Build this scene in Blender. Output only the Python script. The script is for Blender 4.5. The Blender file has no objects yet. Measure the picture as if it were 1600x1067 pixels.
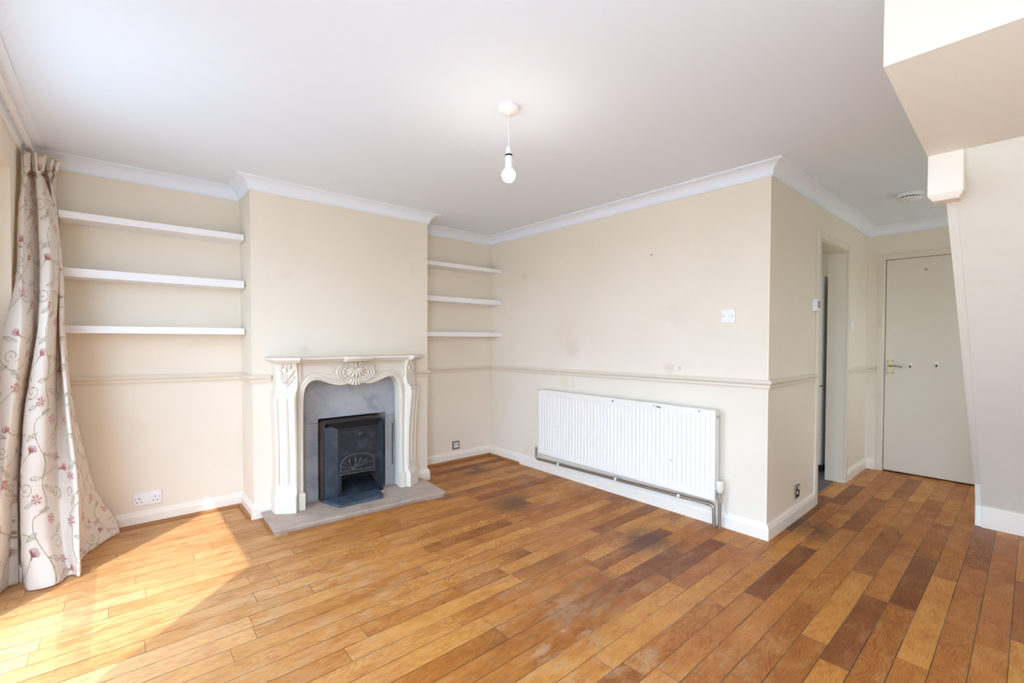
import bpy, bmesh, math, random
import numpy as np
from mathutils import Vector, Matrix, noise

random.seed(4)
S = bpy.context.scene
COL = S.collection
PI = math.pi

# ------------------------------------------------------------------ materials
def srgb(r, g, b):
    def f(c):
        c /= 255.0
        return c / 12.92 if c <= 0.04045 else ((c + 0.055) / 1.055) ** 2.4
    return (f(r), f(g), f(b), 1.0)

class NT:
    """small helper around a node tree"""
    def __init__(self, name):
        self.m = bpy.data.materials.new(name)
        self.m.use_nodes = True
        self.t = self.m.node_tree
        self.b = self.t.nodes['Principled BSDF']
    def n(self, kind, **kw):
        nd = self.t.nodes.new(kind)
        for k, v in kw.items():
            setattr(nd, k, v)
        return nd
    def l(self, a, b):
        self.t.links.new(a, b)
    def val(self, nd, i, v):
        if hasattr(v, 'is_linked') or hasattr(v, 'node'):
            self.l(v, nd.inputs[i])
        else:
            nd.inputs[i].default_value = v
    def math(self, op, a, b=0.0, c=0.0, clamp=False):
        nd = self.n('ShaderNodeMath', operation=op)
        nd.use_clamp = clamp
        for i, v in enumerate((a, b, c)):
            self.val(nd, i, v)
        return nd.outputs[0]
    def mix(self, fac, a, b, blend='MIX'):
        nd = self.n('ShaderNodeMix', data_type='RGBA', blend_type=blend)
        for i, v in ((0, fac), (6, a), (7, b)):
            self.val(nd, i, v)
        return nd.outputs[2]
    def pos(self):
        return self.n('ShaderNodeTexCoord').outputs['Object']
    def noise(self, vec, scale, detail=3.0, rough=0.55):
        nd = self.n('ShaderNodeTexNoise')
        if vec is not None:
            self.l(vec, nd.inputs['Vector'])
        nd.inputs['Scale'].default_value = scale
        nd.inputs['Detail'].default_value = detail
        nd.inputs['Roughness'].default_value = rough
        return nd.outputs['Fac']
    def ramp(self, fac, stops):
        nd = self.n('ShaderNodeValToRGB')
        e = nd.color_ramp.elements
        e[0].position, e[0].color = stops[0]
        e[1].position, e[1].color = stops[-1]
        for p, c in stops[1:-1]:
            x = e.new(p)
            x.color = c
        self.l(fac, nd.inputs[0])
        return nd.outputs[0]
    def maprange(self, v, a, b, c, d):
        nd = self.n('ShaderNodeMapRange')
        for i, x in enumerate((v, a, b, c, d)):
            self.val(nd, i, x)
        return nd.outputs[0]
    def bump(self, h, strength, dist=0.002):
        nd = self.n('ShaderNodeBump')
        nd.inputs['Strength'].default_value = strength
        nd.inputs['Distance'].default_value = dist
        self.l(h, nd.inputs['Height'])
        self.l(nd.outputs[0], self.b.inputs['Normal'])
    def base(self, c):
        self.val(self.b, 'Base Color', c)
    def rough(self, r):
        self.val(self.b, 'Roughness', r)

def paint(name, c, rough=0.6, var=0.03, scale=2.0, bump=0.05, smudge=None):
    k = NT(name)
    p = k.pos()
    n = k.noise(p, scale, 4)
    lo = tuple(x * (1 - var) for x in c[:3]) + (1,)
    hi = tuple(min(1, x * (1 + var)) for x in c[:3]) + (1,)
    col = k.ramp(n, [(0.3, lo), (0.7, hi)])
    if smudge:
        s = k.noise(p, 1.7, 5, 0.65)
        f = k.maprange(s, 0.60, 0.78, 0.0, smudge[1])
        col = k.mix(f, col, smudge[0])
    k.base(col)
    k.rough(rough)
    if bump:
        k.bump(k.noise(p, 140, 2), bump, 0.001)
    return k.m

def plain(name, c, rough=0.5, metal=0.0, **kw):
    k = NT(name)
    n = k.noise(k.pos(), 35, 3)
    lo = tuple(x * 0.94 for x in c[:3]) + (1,)
    k.base(k.ramp(n, [(0.35, lo), (0.65, c)]))
    k.rough(rough)
    k.b.inputs['Metallic'].default_value = metal
    for a, v in kw.items():
        k.b.inputs[a].default_value = v
    return k.m

def floor_material():
    W, Y0 = 0.0965, 0.045
    k = NT('oak_boards')
    p = k.pos()
    sx = k.n('ShaderNodeSeparateXYZ')
    k.l(p, sx.inputs[0])
    X, Y = sx.outputs[0], sx.outputs[1]
    # slight waviness so the joints are not ruler straight
    yy = k.math('DIVIDE', k.math('SUBTRACT', Y, Y0), W)
    row = k.math('FLOOR', yy)
    fy = k.math('SUBTRACT', yy, row)
    w1 = k.n('ShaderNodeTexWhiteNoise', noise_dimensions='1D')
    k.l(k.math('ADD', row, 131.7), w1.inputs['W'])
    rr = w1.outputs['Value']
    w1b = k.n('ShaderNodeTexWhiteNoise', noise_dimensions='1D')
    k.l(k.math('ADD', row, 77.3), w1b.inputs['W'])
    L = k.math('MULTIPLY_ADD', w1b.outputs['Value'], 0.35, 0.62)
    xx = k.math('DIVIDE', k.math('MULTIPLY_ADD', rr, 5.3, X), L)
    col = k.math('FLOOR', xx)
    fx = k.math('SUBTRACT', xx, col)
    cv = k.n('ShaderNodeCombineXYZ')
    k.l(row, cv.inputs[0]); k.l(col, cv.inputs[1])
    w2 = k.n('ShaderNodeTexWhiteNoise', noise_dimensions='2D')
    k.l(cv.outputs[0], w2.inputs['Vector'])
    rnd = w2.outputs['Value']
    w3 = k.n('ShaderNodeTexWhiteNoise', noise_dimensions='3D')
    cv2 = k.n('ShaderNodeCombineXYZ')
    k.l(row, cv2.inputs[0]); k.l(col, cv2.inputs[1]); cv2.inputs[2].default_value = 3.3
    k.l(cv2.outputs[0], w3.inputs['Vector'])
    rnd2 = w3.outputs['Value']
    # boards bleached by the window, with some sun patch paleness painted in, richer and more varied towards the hall
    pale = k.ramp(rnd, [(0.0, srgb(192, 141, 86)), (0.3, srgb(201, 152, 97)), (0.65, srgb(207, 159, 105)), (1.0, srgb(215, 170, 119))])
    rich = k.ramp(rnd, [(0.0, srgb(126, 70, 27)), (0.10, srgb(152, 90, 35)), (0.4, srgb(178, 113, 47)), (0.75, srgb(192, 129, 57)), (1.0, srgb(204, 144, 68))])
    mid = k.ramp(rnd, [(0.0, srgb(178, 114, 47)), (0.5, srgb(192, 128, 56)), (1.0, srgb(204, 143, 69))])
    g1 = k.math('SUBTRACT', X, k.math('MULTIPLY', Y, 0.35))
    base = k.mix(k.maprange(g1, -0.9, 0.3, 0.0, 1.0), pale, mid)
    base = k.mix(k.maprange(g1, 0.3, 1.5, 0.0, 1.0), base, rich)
    # grain
    gv = k.n('ShaderNodeCombineXYZ')
    k.l(k.math('MULTIPLY_ADD', rnd, 19.0, X), gv.inputs[0])
    k.l(k.math('MULTIPLY_ADD', rnd2, 11.0, k.math('MULTIPLY', Y, 11.0)), gv.inputs[1])
    k.l(k.math('MULTIPLY', rnd2, 40.0), gv.inputs[2])
    gf = k.noise(gv.outputs[0], 22.0, 5, 0.65)
    base = k.mix(k.maprange(gf, 0.42, 0.66, 0.0, 0.6), base, k.mix(1.0, base, srgb(196, 158, 122), 'MULTIPLY'))
    # cloudy mottling along each board
    mv = k.n('ShaderNodeCombineXYZ')
    k.l(k.math('MULTIPLY_ADD', rnd, 23.0, k.math('MULTIPLY', X, 1.0)), mv.inputs[0])
    k.l(k.math('MULTIPLY_ADD', rnd2, 17.0, k.math('MULTIPLY', Y, 2.2)), mv.inputs[1])
    k.l(k.math('MULTIPLY', rnd, 31.0), mv.inputs[2])
    mo = k.noise(mv.outputs[0], 5.5, 6, 0.62)
    base = k.mix(k.maprange(mo, 0.50, 0.72, 0.0, 0.6), base, k.mix(1.0, base, srgb(204, 158, 116), 'MULTIPLY'))
    base = k.mix(k.maprange(mo, 0.48, 0.28, 0.0, 0.35), base, k.mix(0.5, base, srgb(236, 190, 130)))
    # cathedral figure: contour lines of a stretched noise
    fn = k.noise(mv.outputs[0], 2.6, 2, 0.5)
    ring = k.math('MULTIPLY_ADD', k.math('SINE', k.math('MULTIPLY', fn, 150.0)), 0.5, 0.5)
    fig = k.math('MULTIPLY', k.math('MULTIPLY', ring, ring), k.math('MULTIPLY', k.maprange(rnd2, 0.4, 0.95, 0.05, 0.48), k.maprange(g1, -0.6, 0.9, 0.35, 1.0)))
    base = k.mix(fig, base, k.mix(1.0, base, srgb(190, 146, 106), 'MULTIPLY'))
    # wear: pale scuffed patches, dark water stains
    wn = k.noise(p, 2.3, 6, 0.65)
    wn2 = k.noise(mv.outputs[0], 9.0, 7, 0.72)
    def blob(bx, by, r):
        dx = k.math('SUBTRACT', X, bx)
        dy = k.math('SUBTRACT', Y, by)
        d = k.math('SQRT', k.math('ADD', k.math('MULTIPLY', dx, dx), k.math('MULTIPLY', dy, dy)))
        return k.maprange(d, 0.0, r, 1.0, 0.0)
    traffic = k.math('MAXIMUM', blob(1.35, 1.25, 1.0), blob(0.7, 2.3, 0.9))
    scuff = k.math('MULTIPLY', k.maprange(k.math('MULTIPLY_ADD', wn2, 0.5, k.math('MULTIPLY', wn, 0.5)), 0.50, 0.60, 0.0, 1.0), traffic)
    base = k.mix(k.math('MULTIPLY', scuff, 0.6), base, srgb(196, 166, 132))
    stain = None
    for bx, by, r in ((1.72, 1.48, 0.36), (1.25, 1.28, 0.34), (1.52, 1.30, 0.28), (1.78, 1.80, 0.28), (2.25, 2.55, 0.3), (2.15, 3.15, 0.3),
                      (2.45, 1.55, 0.3), (1.05, 1.05, 0.25), (2.5, 3.45, 0.25), (3.4, 0.95, 0.3), (1.95, 2.97, 0.16)):
        b = blob(bx, by, r)
        stain = b if stain is None else k.math('MAXIMUM', stain, b)
    stain = k.math('MULTIPLY', k.maprange(stain, 0.1, 0.8, 0.0, 1.0), k.maprange(k.math('MULTIPLY_ADD', wn2, 0.6, k.math('MULTIPLY', rnd2, 0.5)), 0.48, 0.72, 0.0, 1.0))
    base = k.mix(k.math('MULTIPLY', stain, 0.8), base, srgb(80, 44, 22))
    # joints
    ey = k.math('MULTIPLY', k.math('MINIMUM', fy, k.math('SUBTRACT', 1.0, fy)), W)
    ex = k.math('MULTIPLY', k.math('MINIMUM', fx, k.math('SUBTRACT', 1.0, fx)), L)
    jw = k.maprange(k.noise(p, 4.0, 3), 0.3, 0.7, 0.0012, 0.0026)
    jy = k.math('SUBTRACT', 1.0, k.maprange(k.math('DIVIDE', ey, jw), 0.4, 1.3, 0.0, 1.0))
    jx = k.math('SUBTRACT', 1.0, k.maprange(ex, 0.0006, 0.0018, 0.0, 1.0))
    jj = k.math('MAXIMUM', k.math('MULTIPLY', jy, 0.9), k.math('MULTIPLY', jx, 0.7))
    jc = k.mix(k.maprange(k.noise(p, 1.3, 3), 0.50, 0.68, 0.0, 1.0), srgb(62, 44, 30), srgb(140, 118, 96))
    base = k.mix(jj, base, jc)
    k.base(base)
    k.rough(k.maprange(k.math('ADD', wn, k.math('MULTIPLY', scuff, 0.3)), 0.3, 0.9, 0.34, 0.62))
    k.b.inputs['Specular IOR Level'].default_value = 0.35
    h = k.math('MULTIPLY_ADD', gf, 0.12, k.math('MULTIPLY', jj, -1.0))
    k.bump(h, 0.35, 0.0015)
    return k.m

def marble(name, a, b, dark, scale, rough, smear=0.5):
    k = NT(name)
    p = k.pos()
    n = k.noise(p, scale, 6, 0.6)
    c = k.ramp(n, [(0.3, a), (0.7, b)])
    s = k.noise(p, scale * 1.7, 7, 0.7)
    c = k.mix(k.maprange(s, 0.50, 0.72, 0.0, smear), c, dark)
    k.base(c); k.rough(rough)
    k.bump(k.noise(p, 60, 4), 0.08, 0.001)
    return k.m

M = {}
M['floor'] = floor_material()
M['wall'] = paint('cream_wall_paint', srgb(232, 222, 204), 0.7, 0.02, 1.5, 0.06, (srgb(214, 202, 184), 0.35))
def wall_paint():
    k = NT('cream_wall_paint')
    p = k.pos()
    c = srgb(232, 222, 204)
    n = k.noise(p, 1.5, 4)
    col = k.ramp(n, [(0.3, srgb(229, 219, 200)), (0.7, srgb(235, 225, 208))])
    s_ = k.noise(p, 1.7, 5, 0.65)
    col = k.mix(k.maprange(s_, 0.60, 0.78, 0.0, 0.35), col, srgb(214, 202, 184))
    f = k.noise(p, 9.0, 5, 0.7)
    for (x, y, z, r, a, cc) in ((3.016, 3.281, 1.841, 0.05, 0.30, srgb(216, 176, 156)), (3.016, 1.885, 1.867, 0.016, 0.55, srgb(150, 128, 108)), (3.016, 1.651, 1.032, 0.02, 0.5, srgb(196, 170, 136)),
                                (3.016, 2.67, 1.162, 0.10, 0.28, srgb(204, 186, 162)), (3.016, 1.735, 1.028, 0.05, 0.35, srgb(206, 184, 154)), (3.016, 2.75, 1.28, 0.25, 0.18, srgb(214, 190, 172)),
                                (1.024, 3.478, 1.143, 0.05, 0.3, srgb(198, 186, 166)), (3.016, 2.75, 0.84, 0.07, 0.45, srgb(216, 206, 150)), (3.016, 2.65, 0.83, 0.04, 0.4, srgb(216, 204, 150))):
        d = k.n('ShaderNodeVectorMath', operation='DISTANCE')
        k.l(p, d.inputs[0]); d.inputs[1].default_value = (x, y, z)
        m = k.maprange(k.math('MULTIPLY_ADD', f, r * 0.9, d.outputs['Value']), r * 0.7, r * 1.5, a, 0.0)
        col = k.mix(m, col, cc)
    k.base(col); k.rough(0.7)
    k.bump(k.noise(p, 140, 2), 0.06, 0.001)
    return k.m
M['wall'] = wall_paint()
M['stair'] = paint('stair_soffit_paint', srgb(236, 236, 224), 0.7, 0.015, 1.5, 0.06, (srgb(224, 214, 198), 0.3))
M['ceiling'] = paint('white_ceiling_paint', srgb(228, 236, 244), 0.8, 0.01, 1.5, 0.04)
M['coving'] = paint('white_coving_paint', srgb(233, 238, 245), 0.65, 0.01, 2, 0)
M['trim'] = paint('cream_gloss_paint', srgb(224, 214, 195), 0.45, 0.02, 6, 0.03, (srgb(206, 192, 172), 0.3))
M['skirting'] = paint('pale_gloss_paint', srgb(238, 230, 216), 0.4, 0.02, 5, 0.03, (srgb(206, 194, 176), 0.35))
M['shelf'] = paint('white_shelf_paint', srgb(238, 237, 237), 0.45, 0.01, 3, 0)
M['surround'] = paint('ivory_stone', srgb(222, 214, 198), 0.5, 0.02, 7, 0.05)
M['slate'] = marble('blue_grey_marble', srgb(146, 149, 154), srgb(170, 170, 171), srgb(106, 110, 120), 4.0, 0.45, 0.7)
M['hearth'] = marble('grey_brown_stone', srgb(172, 153, 137), srgb(190, 172, 155), srgb(136, 119, 108), 5.0, 0.55, 0.6)
M['iron'] = marble('black_cast_iron', srgb(30, 33, 38), srgb(42, 46, 54), srgb(78, 90, 104), 7.0, 0.42, 0.55)
M['iron_dark'] = marble('sooty_iron', srgb(20, 20, 22), srgb(30, 30, 32), srgb(52, 50, 48), 9.0, 0.6, 0.4)
M['iron_tray'] = marble('blue_black_iron_tray', srgb(56, 66, 78), srgb(72, 84, 98), srgb(104, 118, 132), 8.0, 0.38, 0.5)
M['rust'] = marble('rusty_iron', srgb(64, 48, 38), srgb(86, 64, 48), srgb(40, 34, 30), 9.0, 0.8, 0.5)
M['fret'] = marble('worn_iron_fret', srgb(66, 63, 62), srgb(84, 80, 78), srgb(46, 44, 44), 20.0, 0.5, 0.4)
M['soot'] = plain('soot', srgb(24, 20, 18), 0.9)
M['mortar'] = plain('scorched_mortar', srgb(96, 76, 58), 0.9)
M['rad'] = paint('white_radiator_enamel', srgb(238, 234, 225), 0.32, 0.01, 3, 0)
M['chip'] = plain('chipped_paint', srgb(44, 44, 52), 0.7)
M['chrome'] = plain('dull_chrome', srgb(196, 192, 184), 0.28, 0.9)
M['steel'] = plain('brushed_steel', srgb(168, 160, 150), 0.38, 0.85)
M['brass'] = plain('worn_brass', srgb(206, 194, 150), 0.35, 0.8)
M['plastic'] = plain('white_plastic', srgb(240, 240, 240), 0.4)
M['plastic_cream'] = plain('ivory_plastic', srgb(230, 226, 212), 0.4)
M['plastic_grey'] = plain('grey_plastic', srgb(120, 116, 110), 0.4)
M['hole'] = plain('dark_hole', srgb(30, 28, 26), 0.8)
M['black'] = plain('black_rubber', srgb(26, 26, 26), 0.6)
M['door'] = paint('greige_door_paint', srgb(224, 214, 198), 0.5, 0.015, 3, 0.03)
M['quadrant'] = plain('stained_oak_strip', srgb(160, 106, 56), 0.45)
M['fridge'] = plain('white_fridge', srgb(232, 232, 230), 0.35)
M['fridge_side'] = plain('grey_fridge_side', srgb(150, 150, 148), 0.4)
M['vinyl'] = paint('dark_grey_vinyl', srgb(88, 86, 88), 0.5, 0.1, 8, 0.05)
M['upvc'] = plain('white_upvc', srgb(240, 240, 240), 0.35)

def glass_mat(name, tint, alpha):
    k = NT(name)
    t = k.t
    tr = k.n('ShaderNodeBsdfTransparent')
    gl = k.n('ShaderNodeBsdfGlossy')
    gl.inputs['Roughness'].default_value = 0.02
    tr.inputs['Color'].default_value = tint
    mx = k.n('ShaderNodeMixShader')
    mx.inputs[0].default_value = alpha
    k.l(tr.outputs[0], mx.inputs[1]); k.l(gl.outputs[0], mx.inputs[2])
    k.l(mx.outputs[0], t.nodes['Material Output'].inputs[0])
    return k.m
M['glass'] = glass_mat('window_glass', (0.95, 0.96, 0.96, 1), 0.03)
M['dimmed'] = glass_mat('dimmed_patio_glass', (0.76, 0.76, 0.76, 1), 0.03)  # invented tint, only weakens daylight through the patio door
M['tint'] = glass_mat('dimmed_rear_glass', (0.48, 0.46, 0.43, 1), 0.03)  # invented tint, holds back the added light from behind
M['dim'] = glass_mat('dim_kitchen_glass', (0.66, 0.60, 0.52, 1), 0.03)  # invented tint, dims and warms the added kitchen daylight
M['warmed'] = glass_mat('warming_hall_glass', (0.98, 0.93, 0.85, 1), 0.03)  # invented warm tint, takes the blue out of the added hall light
M['shade_strip'] = glass_mat('shading_band_glass', (0.74, 0.74, 0.74, 1), 0.03)  # plain darkening filter for a strip of weaker sun

k = NT('lit_bulb')
k.base(srgb(255, 250, 240))
k.b.inputs['Emission Color'].default_value = (1.0, 0.93, 0.84, 1)
k.b.inputs['Emission Strength'].default_value = 55.0
M['bulb'] = k.m

# ------------------------------------------------------------------ mesh builder
class MB:
    def __init__(self):
        self.bm = bmesh.new()
    def box(self, x0, x1, y0, y1, z0, z1, bevel=0.0, seg=2):
        vs = [self.bm.verts.new((x, y, z)) for x in (x0, x1) for y in (y0, y1) for z in (z0, z1)]
        q = [(0, 1, 3, 2), (4, 6, 7, 5), (0, 4, 5, 1), (2, 3, 7, 6), (0, 2, 6, 4), (1, 5, 7, 3)]
        fs = [self.bm.faces.new([vs[i] for i in f]) for f in q]
        if bevel:
            es = list({e for f in fs for e in f.edges})
            bmesh.ops.bevel(self.bm, geom=es, offset=bevel, segments=seg, profile=0.6, affect='EDGES')
        return vs
    def prism(self, poly, axis, a, b, bevel=0.0):
        """poly: 2d points; axis 'x': (y,z) 'y': (x,z) 'z': (x,y)"""
        def P(u, v, w):
            return {'x': (w, u, v), 'y': (u, w, v), 'z': (u, v, w)}[axis]
        A = [self.bm.verts.new(P(u, v, a)) for u, v in poly]
        B = [self.bm.verts.new(P(u, v, b)) for u, v in poly]
        n = len(poly)
        fs = [self.bm.faces.new(A[::-1]), self.bm.faces.new(B)]
        for i in range(n):
            j = (i + 1) % n
            fs.append(self.bm.faces.new((A[i], A[j], B[j], B[i])))
        if bevel:
            es = list({e for f in fs[:2] for e in f.edges})
            bmesh.ops.bevel(self.bm, geom=es, offset=bevel, segments=2, profile=0.6, affect='EDGES')
        return fs
    def loft(self, rings, closed=True, cap=True):
        R = [[self.bm.verts.new(p) for p in r] for r in rings]
        n = len(R[0])
        for a, b in zip(R, R[1:]):
            for i in range(n if closed else n - 1):
                j = (i + 1) % n
                try:
                    self.bm.faces.new((a[i], a[j], b[j], b[i]))
                except ValueError:
                    pass
        if cap and closed:
            self.bm.faces.new(R[0][::-1]); self.bm.faces.new(R[-1])
        return R
    def tube(self, pts, r, seg=10, cap=True):
        pts = [Vector(p) for p in pts]
        rad = r if isinstance(r, (list, tuple)) else [r] * len(pts)
        rings = []
        up = None
        for i, p in enumerate(pts):
            t = (pts[min(i + 1, len(pts) - 1)] - pts[max(i - 1, 0)]).normalized()
            if up is None:
                up = t.orthogonal().normalized()
            else:
                up = (up - t * up.dot(t))
                up = up.normalized() if up.length > 1e-6 else t.orthogonal().normalized()
            s = t.cross(up)
            rings.append([p + (up * math.cos(a) + s * math.sin(a)) * rad[i] for a in [2 * PI * q / seg for q in range(seg)]])
        self.loft(rings, True, cap)
    def lathe(self, prof, c, axis='z', seg=32):
        """prof: (radius, height)"""
        rings = []
        for r, h in prof:
            ring = []
            for q in range(seg):
                a = 2 * PI * q / seg
                u, v = max(r, 1e-5) * math.cos(a), max(r, 1e-5) * math.sin(a)
                o = {'z': (u, v, h), 'x': (h, u, v), 'y': (v, h, u)}[axis]
                ring.append((c[0] + o[0], c[1] + o[1], c[2] + o[2]))
            rings.append(ring)
        self.loft(rings)
    def blob(self, c, r, rot=None, seg=12):
        """stretched sphere: r = (rx, ry, rz); rot = Matrix"""
        rings = []
        for i in range(seg // 2 + 1):
            th = PI * i / (seg // 2)
            ring = []
            for q in range(seg):
                a = 2 * PI * q / seg
                s = max(math.sin(th), 1e-4)
                v = Vector((r[0] * s * math.cos(a), r[1] * s * math.sin(a), r[2] * math.cos(th)))
                if rot is not None:
                    v = rot @ v
                ring.append(Vector(c) + v)
            rings.append(ring)
        self.loft(rings)
    def build(self, name, mat, parent=None, smooth=None, bevel=None):
        bmesh.ops.recalc_face_normals(self.bm, faces=self.bm.faces)
        me = bpy.data.meshes.new(name)
        self.bm.to_mesh(me)
        self.bm.free()
        me.materials.append(mat)
        o = bpy.data.objects.new(name, me)
        COL.objects.link(o)
        if parent is not None:
            o.parent = parent
            if parent.parent is None:
                o.matrix_parent_inverse = Matrix.Translation(-Vector(parent.location))
        if smooth is not None:
            for p in me.polygons:
                p.use_smooth = True
            try:
                me.set_sharp_from_angle(angle=math.radians(smooth))
            except Exception:
                pass
        if bevel:
            bv = o.modifiers.new('bevel', 'BEVEL')
            bv.width = bevel; bv.segments = 2; bv.limit_method = 'ANGLE'
        return o

def tag(o, label=None, cat=None, group=None, kind=None):
    if label: o['label'] = label
    if cat: o['category'] = cat
    if group: o['group'] = group
    if kind: o['kind'] = kind
    return o

def thing(name, loc, label, cat, group=None):
    o = bpy.data.objects.new(name, None)
    o.empty_display_size = 0.05
    o.location = loc
    COL.objects.link(o)
    return tag(o, label, cat, group)

def struct(name, mb, mat, label, cat, smooth=None, parent=None):
    o = mb.build(name, mat, parent, smooth)
    if parent is None:
        tag(o, label, cat, None, 'structure')
    return o

def sweep(path, prof, ztop=None, closed_prof=True, seg_range=None, z=None):
    """path: (x, y) points, the room on the right-hand side; prof: (offset into room, z).
    Returns one MB per segment, with mitred ends."""
    n = len(path)
    nor = []
    for a, b in zip(path, path[1:]):
        d = Vector((b[0] - a[0], b[1] - a[1])).normalized()
        nor.append(Vector((d.y, -d.x)))
    mit = []
    for i in range(n):
        if i == 0: m = nor[0]
        elif i == n - 1: m = nor[-1]
        else:
            m = nor[i - 1] + nor[i]
            m = m / max(m.dot(nor[i]), 1e-4)
        mit.append(m)
    out = []
    for i in range(n - 1):
        mb = MB()
        rings = []
        for j in (i, i + 1):
            zz = z[j] if z else 0.0
            rings.append([(path[j][0] + mit[j].x * o, path[j][1] + mit[j].y * o, h + zz) for o, h in prof])
        mb.loft(rings)
        out.append(mb)
    return out

SKY, SUN, EXPO = 6.4, 4.0, 1.08

# ------------------------------------------------------------------ dimensions (metres)
XL, XR, XD = -0.39, 3.016, 5.481          # window wall, radiator wall, hall end wall
YB, YC, YH = 3.827, 3.478, 1.067          # alcove back, chimney breast, hall wall
YREAR = -1.0
ZC = 2.31
CL, CR = 0.690, 2.045                     # chimney breast sides
D0, D1, DZ = 3.965, 4.743, 2.0            # kitchen doorway

# ------------------------------------------------------------------ shell
mb = MB(); mb.box(-0.55, 5.7, YREAR - 0.15, YH + 0.06, -0.12, 0); mb.box(-0.55, XR + 0.1, YH + 0.06, 4.0, -0.12, 0)
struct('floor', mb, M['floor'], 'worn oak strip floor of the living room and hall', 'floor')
mb = MB(); mb.box(XR + 0.1, 6.6, YH + 0.06, 4.0, -0.12, -0.002)
struct('floor_kitchen', mb, M['vinyl'], 'dark grey kitchen floor seen through the doorway', 'floor')
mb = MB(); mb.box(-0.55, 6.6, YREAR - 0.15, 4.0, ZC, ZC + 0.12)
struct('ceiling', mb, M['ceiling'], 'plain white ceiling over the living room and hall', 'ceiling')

W1A, W1B, WZ = 1.70, 3.315, 2.07          # patio window opening along y
W2A, W2B = -0.75, 0.77
mb = MB()
mb.box(XL - 0.14, XL, W1B, 4.0, 0, ZC)
mb.box(XL - 0.14, XL, W2B, W1A, 0, ZC)
mb.box(XL - 0.14, XL, YREAR - 0.15, W2A, 0, ZC)
mb.box(XL - 0.14, XL, W1A, W1B, WZ, ZC)
mb.box(XL - 0.14, XL, W2A, W2B, WZ, ZC)
struct('wall_left', mb, M['wall'], 'cream window wall behind the floral curtain', 'wall')
mb = MB(); mb.box(XL, XR + 0.1, YB, YB + 0.12, 0, ZC)
struct('wall_back', mb, M['wall'], 'cream back wall inside both alcoves', 'wall')
mb = MB()
# breast: left pier leans very slightly, as old plaster does
vs = mb.box(CL, 1.105, YC, YB, 0, ZC)
for v in vs:
    if v.co.x < 0.8:
        v.co.x = 0.697 if v.co.z < 1 else 0.682
mb.box(1.105, 1.63, YC, YB, 0.643, ZC)
mb.box(1.63, CR, YC, YB, 0, ZC)
struct('wall_chimney', mb, M['wall'], 'cream chimney breast standing between the two alcoves', 'wall')
mb = MB(); mb.box(1.105, 1.63, 3.79, YB, 0, 0.643)
mb.box(1.105, 1.63, YC, 3.79, -0.001, 0.012)
struct('wall_firebox', mb, M['soot'], 'sooty back of the fireplace recess', 'wall')
mb = MB(); mb.box(XR, XR + 0.1, YH, YB, 0, ZC)
struct('wall_right', mb, M['wall'], 'cream wall carrying the radiator', 'wall')
YK = YH + 0.135
mb = MB()
mb.box(XR + 0.1, D0, YH, YK, 0, ZC)
mb.box(D1, XD + 0.1, YH, YK, 0, ZC)
mb.box(D0, D1, YH, YK, DZ, ZC)
struct('wall_hall', mb, M['wall'], 'cream hall wall pierced by the kitchen doorway', 'wall')
DA, DB_, DH = 0.168, 0.930, 1.992
mb = MB()
mb.box(XD, XD + 0.1, DB_, YH, 0, ZC)
mb.box(XD, XD + 0.1, YREAR, DA, 0, ZC)
mb.box(XD, XD + 0.1, DA, DB_, DH, ZC)
struct('wall_entrance', mb, M['wall'], 'cream end wall of the hall around the flush door', 'wall')
mb = MB()
mb.box(0.80, 4.70, YREAR - 0.14, YREAR, 0, ZC)
mb.box(5.35, XD + 0.1, YREAR - 0.14, YREAR, 0, ZC)
mb.box(4.70, 5.35, YREAR - 0.14, YREAR, 0, 1.05); mb.box(4.70, 5.35, YREAR - 0.14, YREAR, 1.95, ZC)
mb.box(XL, -0.30, YREAR - 0.14, YREAR, 0, ZC)
mb.box(-0.30, 0.80, YREAR - 0.14, YREAR, 2.15, ZC)
struct('wall_rear', mb, M['wall'], 'cream wall behind the camera with openings for the added glazed doors and hall window', 'wall')
mb = MB()
mb.box(XD + 0.1, 6.6, YH, YK, 0, ZC)
mb.box(6.5, 6.6, YK, 4.0, 0, ZC)
mb.box(XR + 0.1, 3.3, 3.9, 4.0, 0, ZC); mb.box(6.2, 6.5, 3.9, 4.0, 0, ZC)
mb.box(3.3, 6.2, 3.9, 4.0, 0, 0.95); mb.box(3.3, 6.2, 3.9, 4.0, 2.15, ZC)
struct('wall_kitchen', mb, M['wall'], 'pale kitchen walls beyond the doorway', 'wall')

# windows: frames and panes in the openings
def window(name, x0, x1, y0, y1, z0, z1, along, label, pane='glass'):
    f = MB(); g = MB()
    w = 0.055
    if along == 'y':
        f.box(x0, x1, y0, y0 + w, z0, z1); f.box(x0, x1, y1 - w, y1, z0, z1)
        f.box(x0, x1, y0 + w, y1 - w, z0, z0 + 0.06); f.box(x0, x1, y0 + w, y1 - w, z1 - 0.06, z1)
        xm = (x0 + x1) / 2
        g.box(xm - 0.004, xm + 0.004, y0 + w, y1 - w, z0 + 0.06, z1 - 0.06)
    else:
        f.box(x0, x0 + w, y0, y1, z0, z1); f.box(x1 - w, x1, y0, y1, z0, z1)
        f.box(x0 + w, x1 - w, y0, y1, z0, z0 + 0.06); f.box(x0 + w, x1 - w, y0, y1, z1 - 0.06, z1)
        ym = (y0 + y1) / 2
        g.box(x0 + w, x1 - w, ym - 0.004, ym + 0.004, z0 + 0.06, z1 - 0.06)
    o = struct(name, f, M['upvc'], label, 'window')
    g.build('pane', M[pane], o)
    return o
w1 = window('window_1', -0.515, -0.475, W1A, 2.955, 0, WZ, 'y', 'white framed glass patio door beside the floral curtain', 'dimmed')
mb = MB(); mb.box(-0.515, -0.475, 2.956, W1B, 0, WZ); mb.box(-0.519, -0.471, 2.99, W1B - 0.04, 0.08, WZ - 0.08, 0.003)
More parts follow.
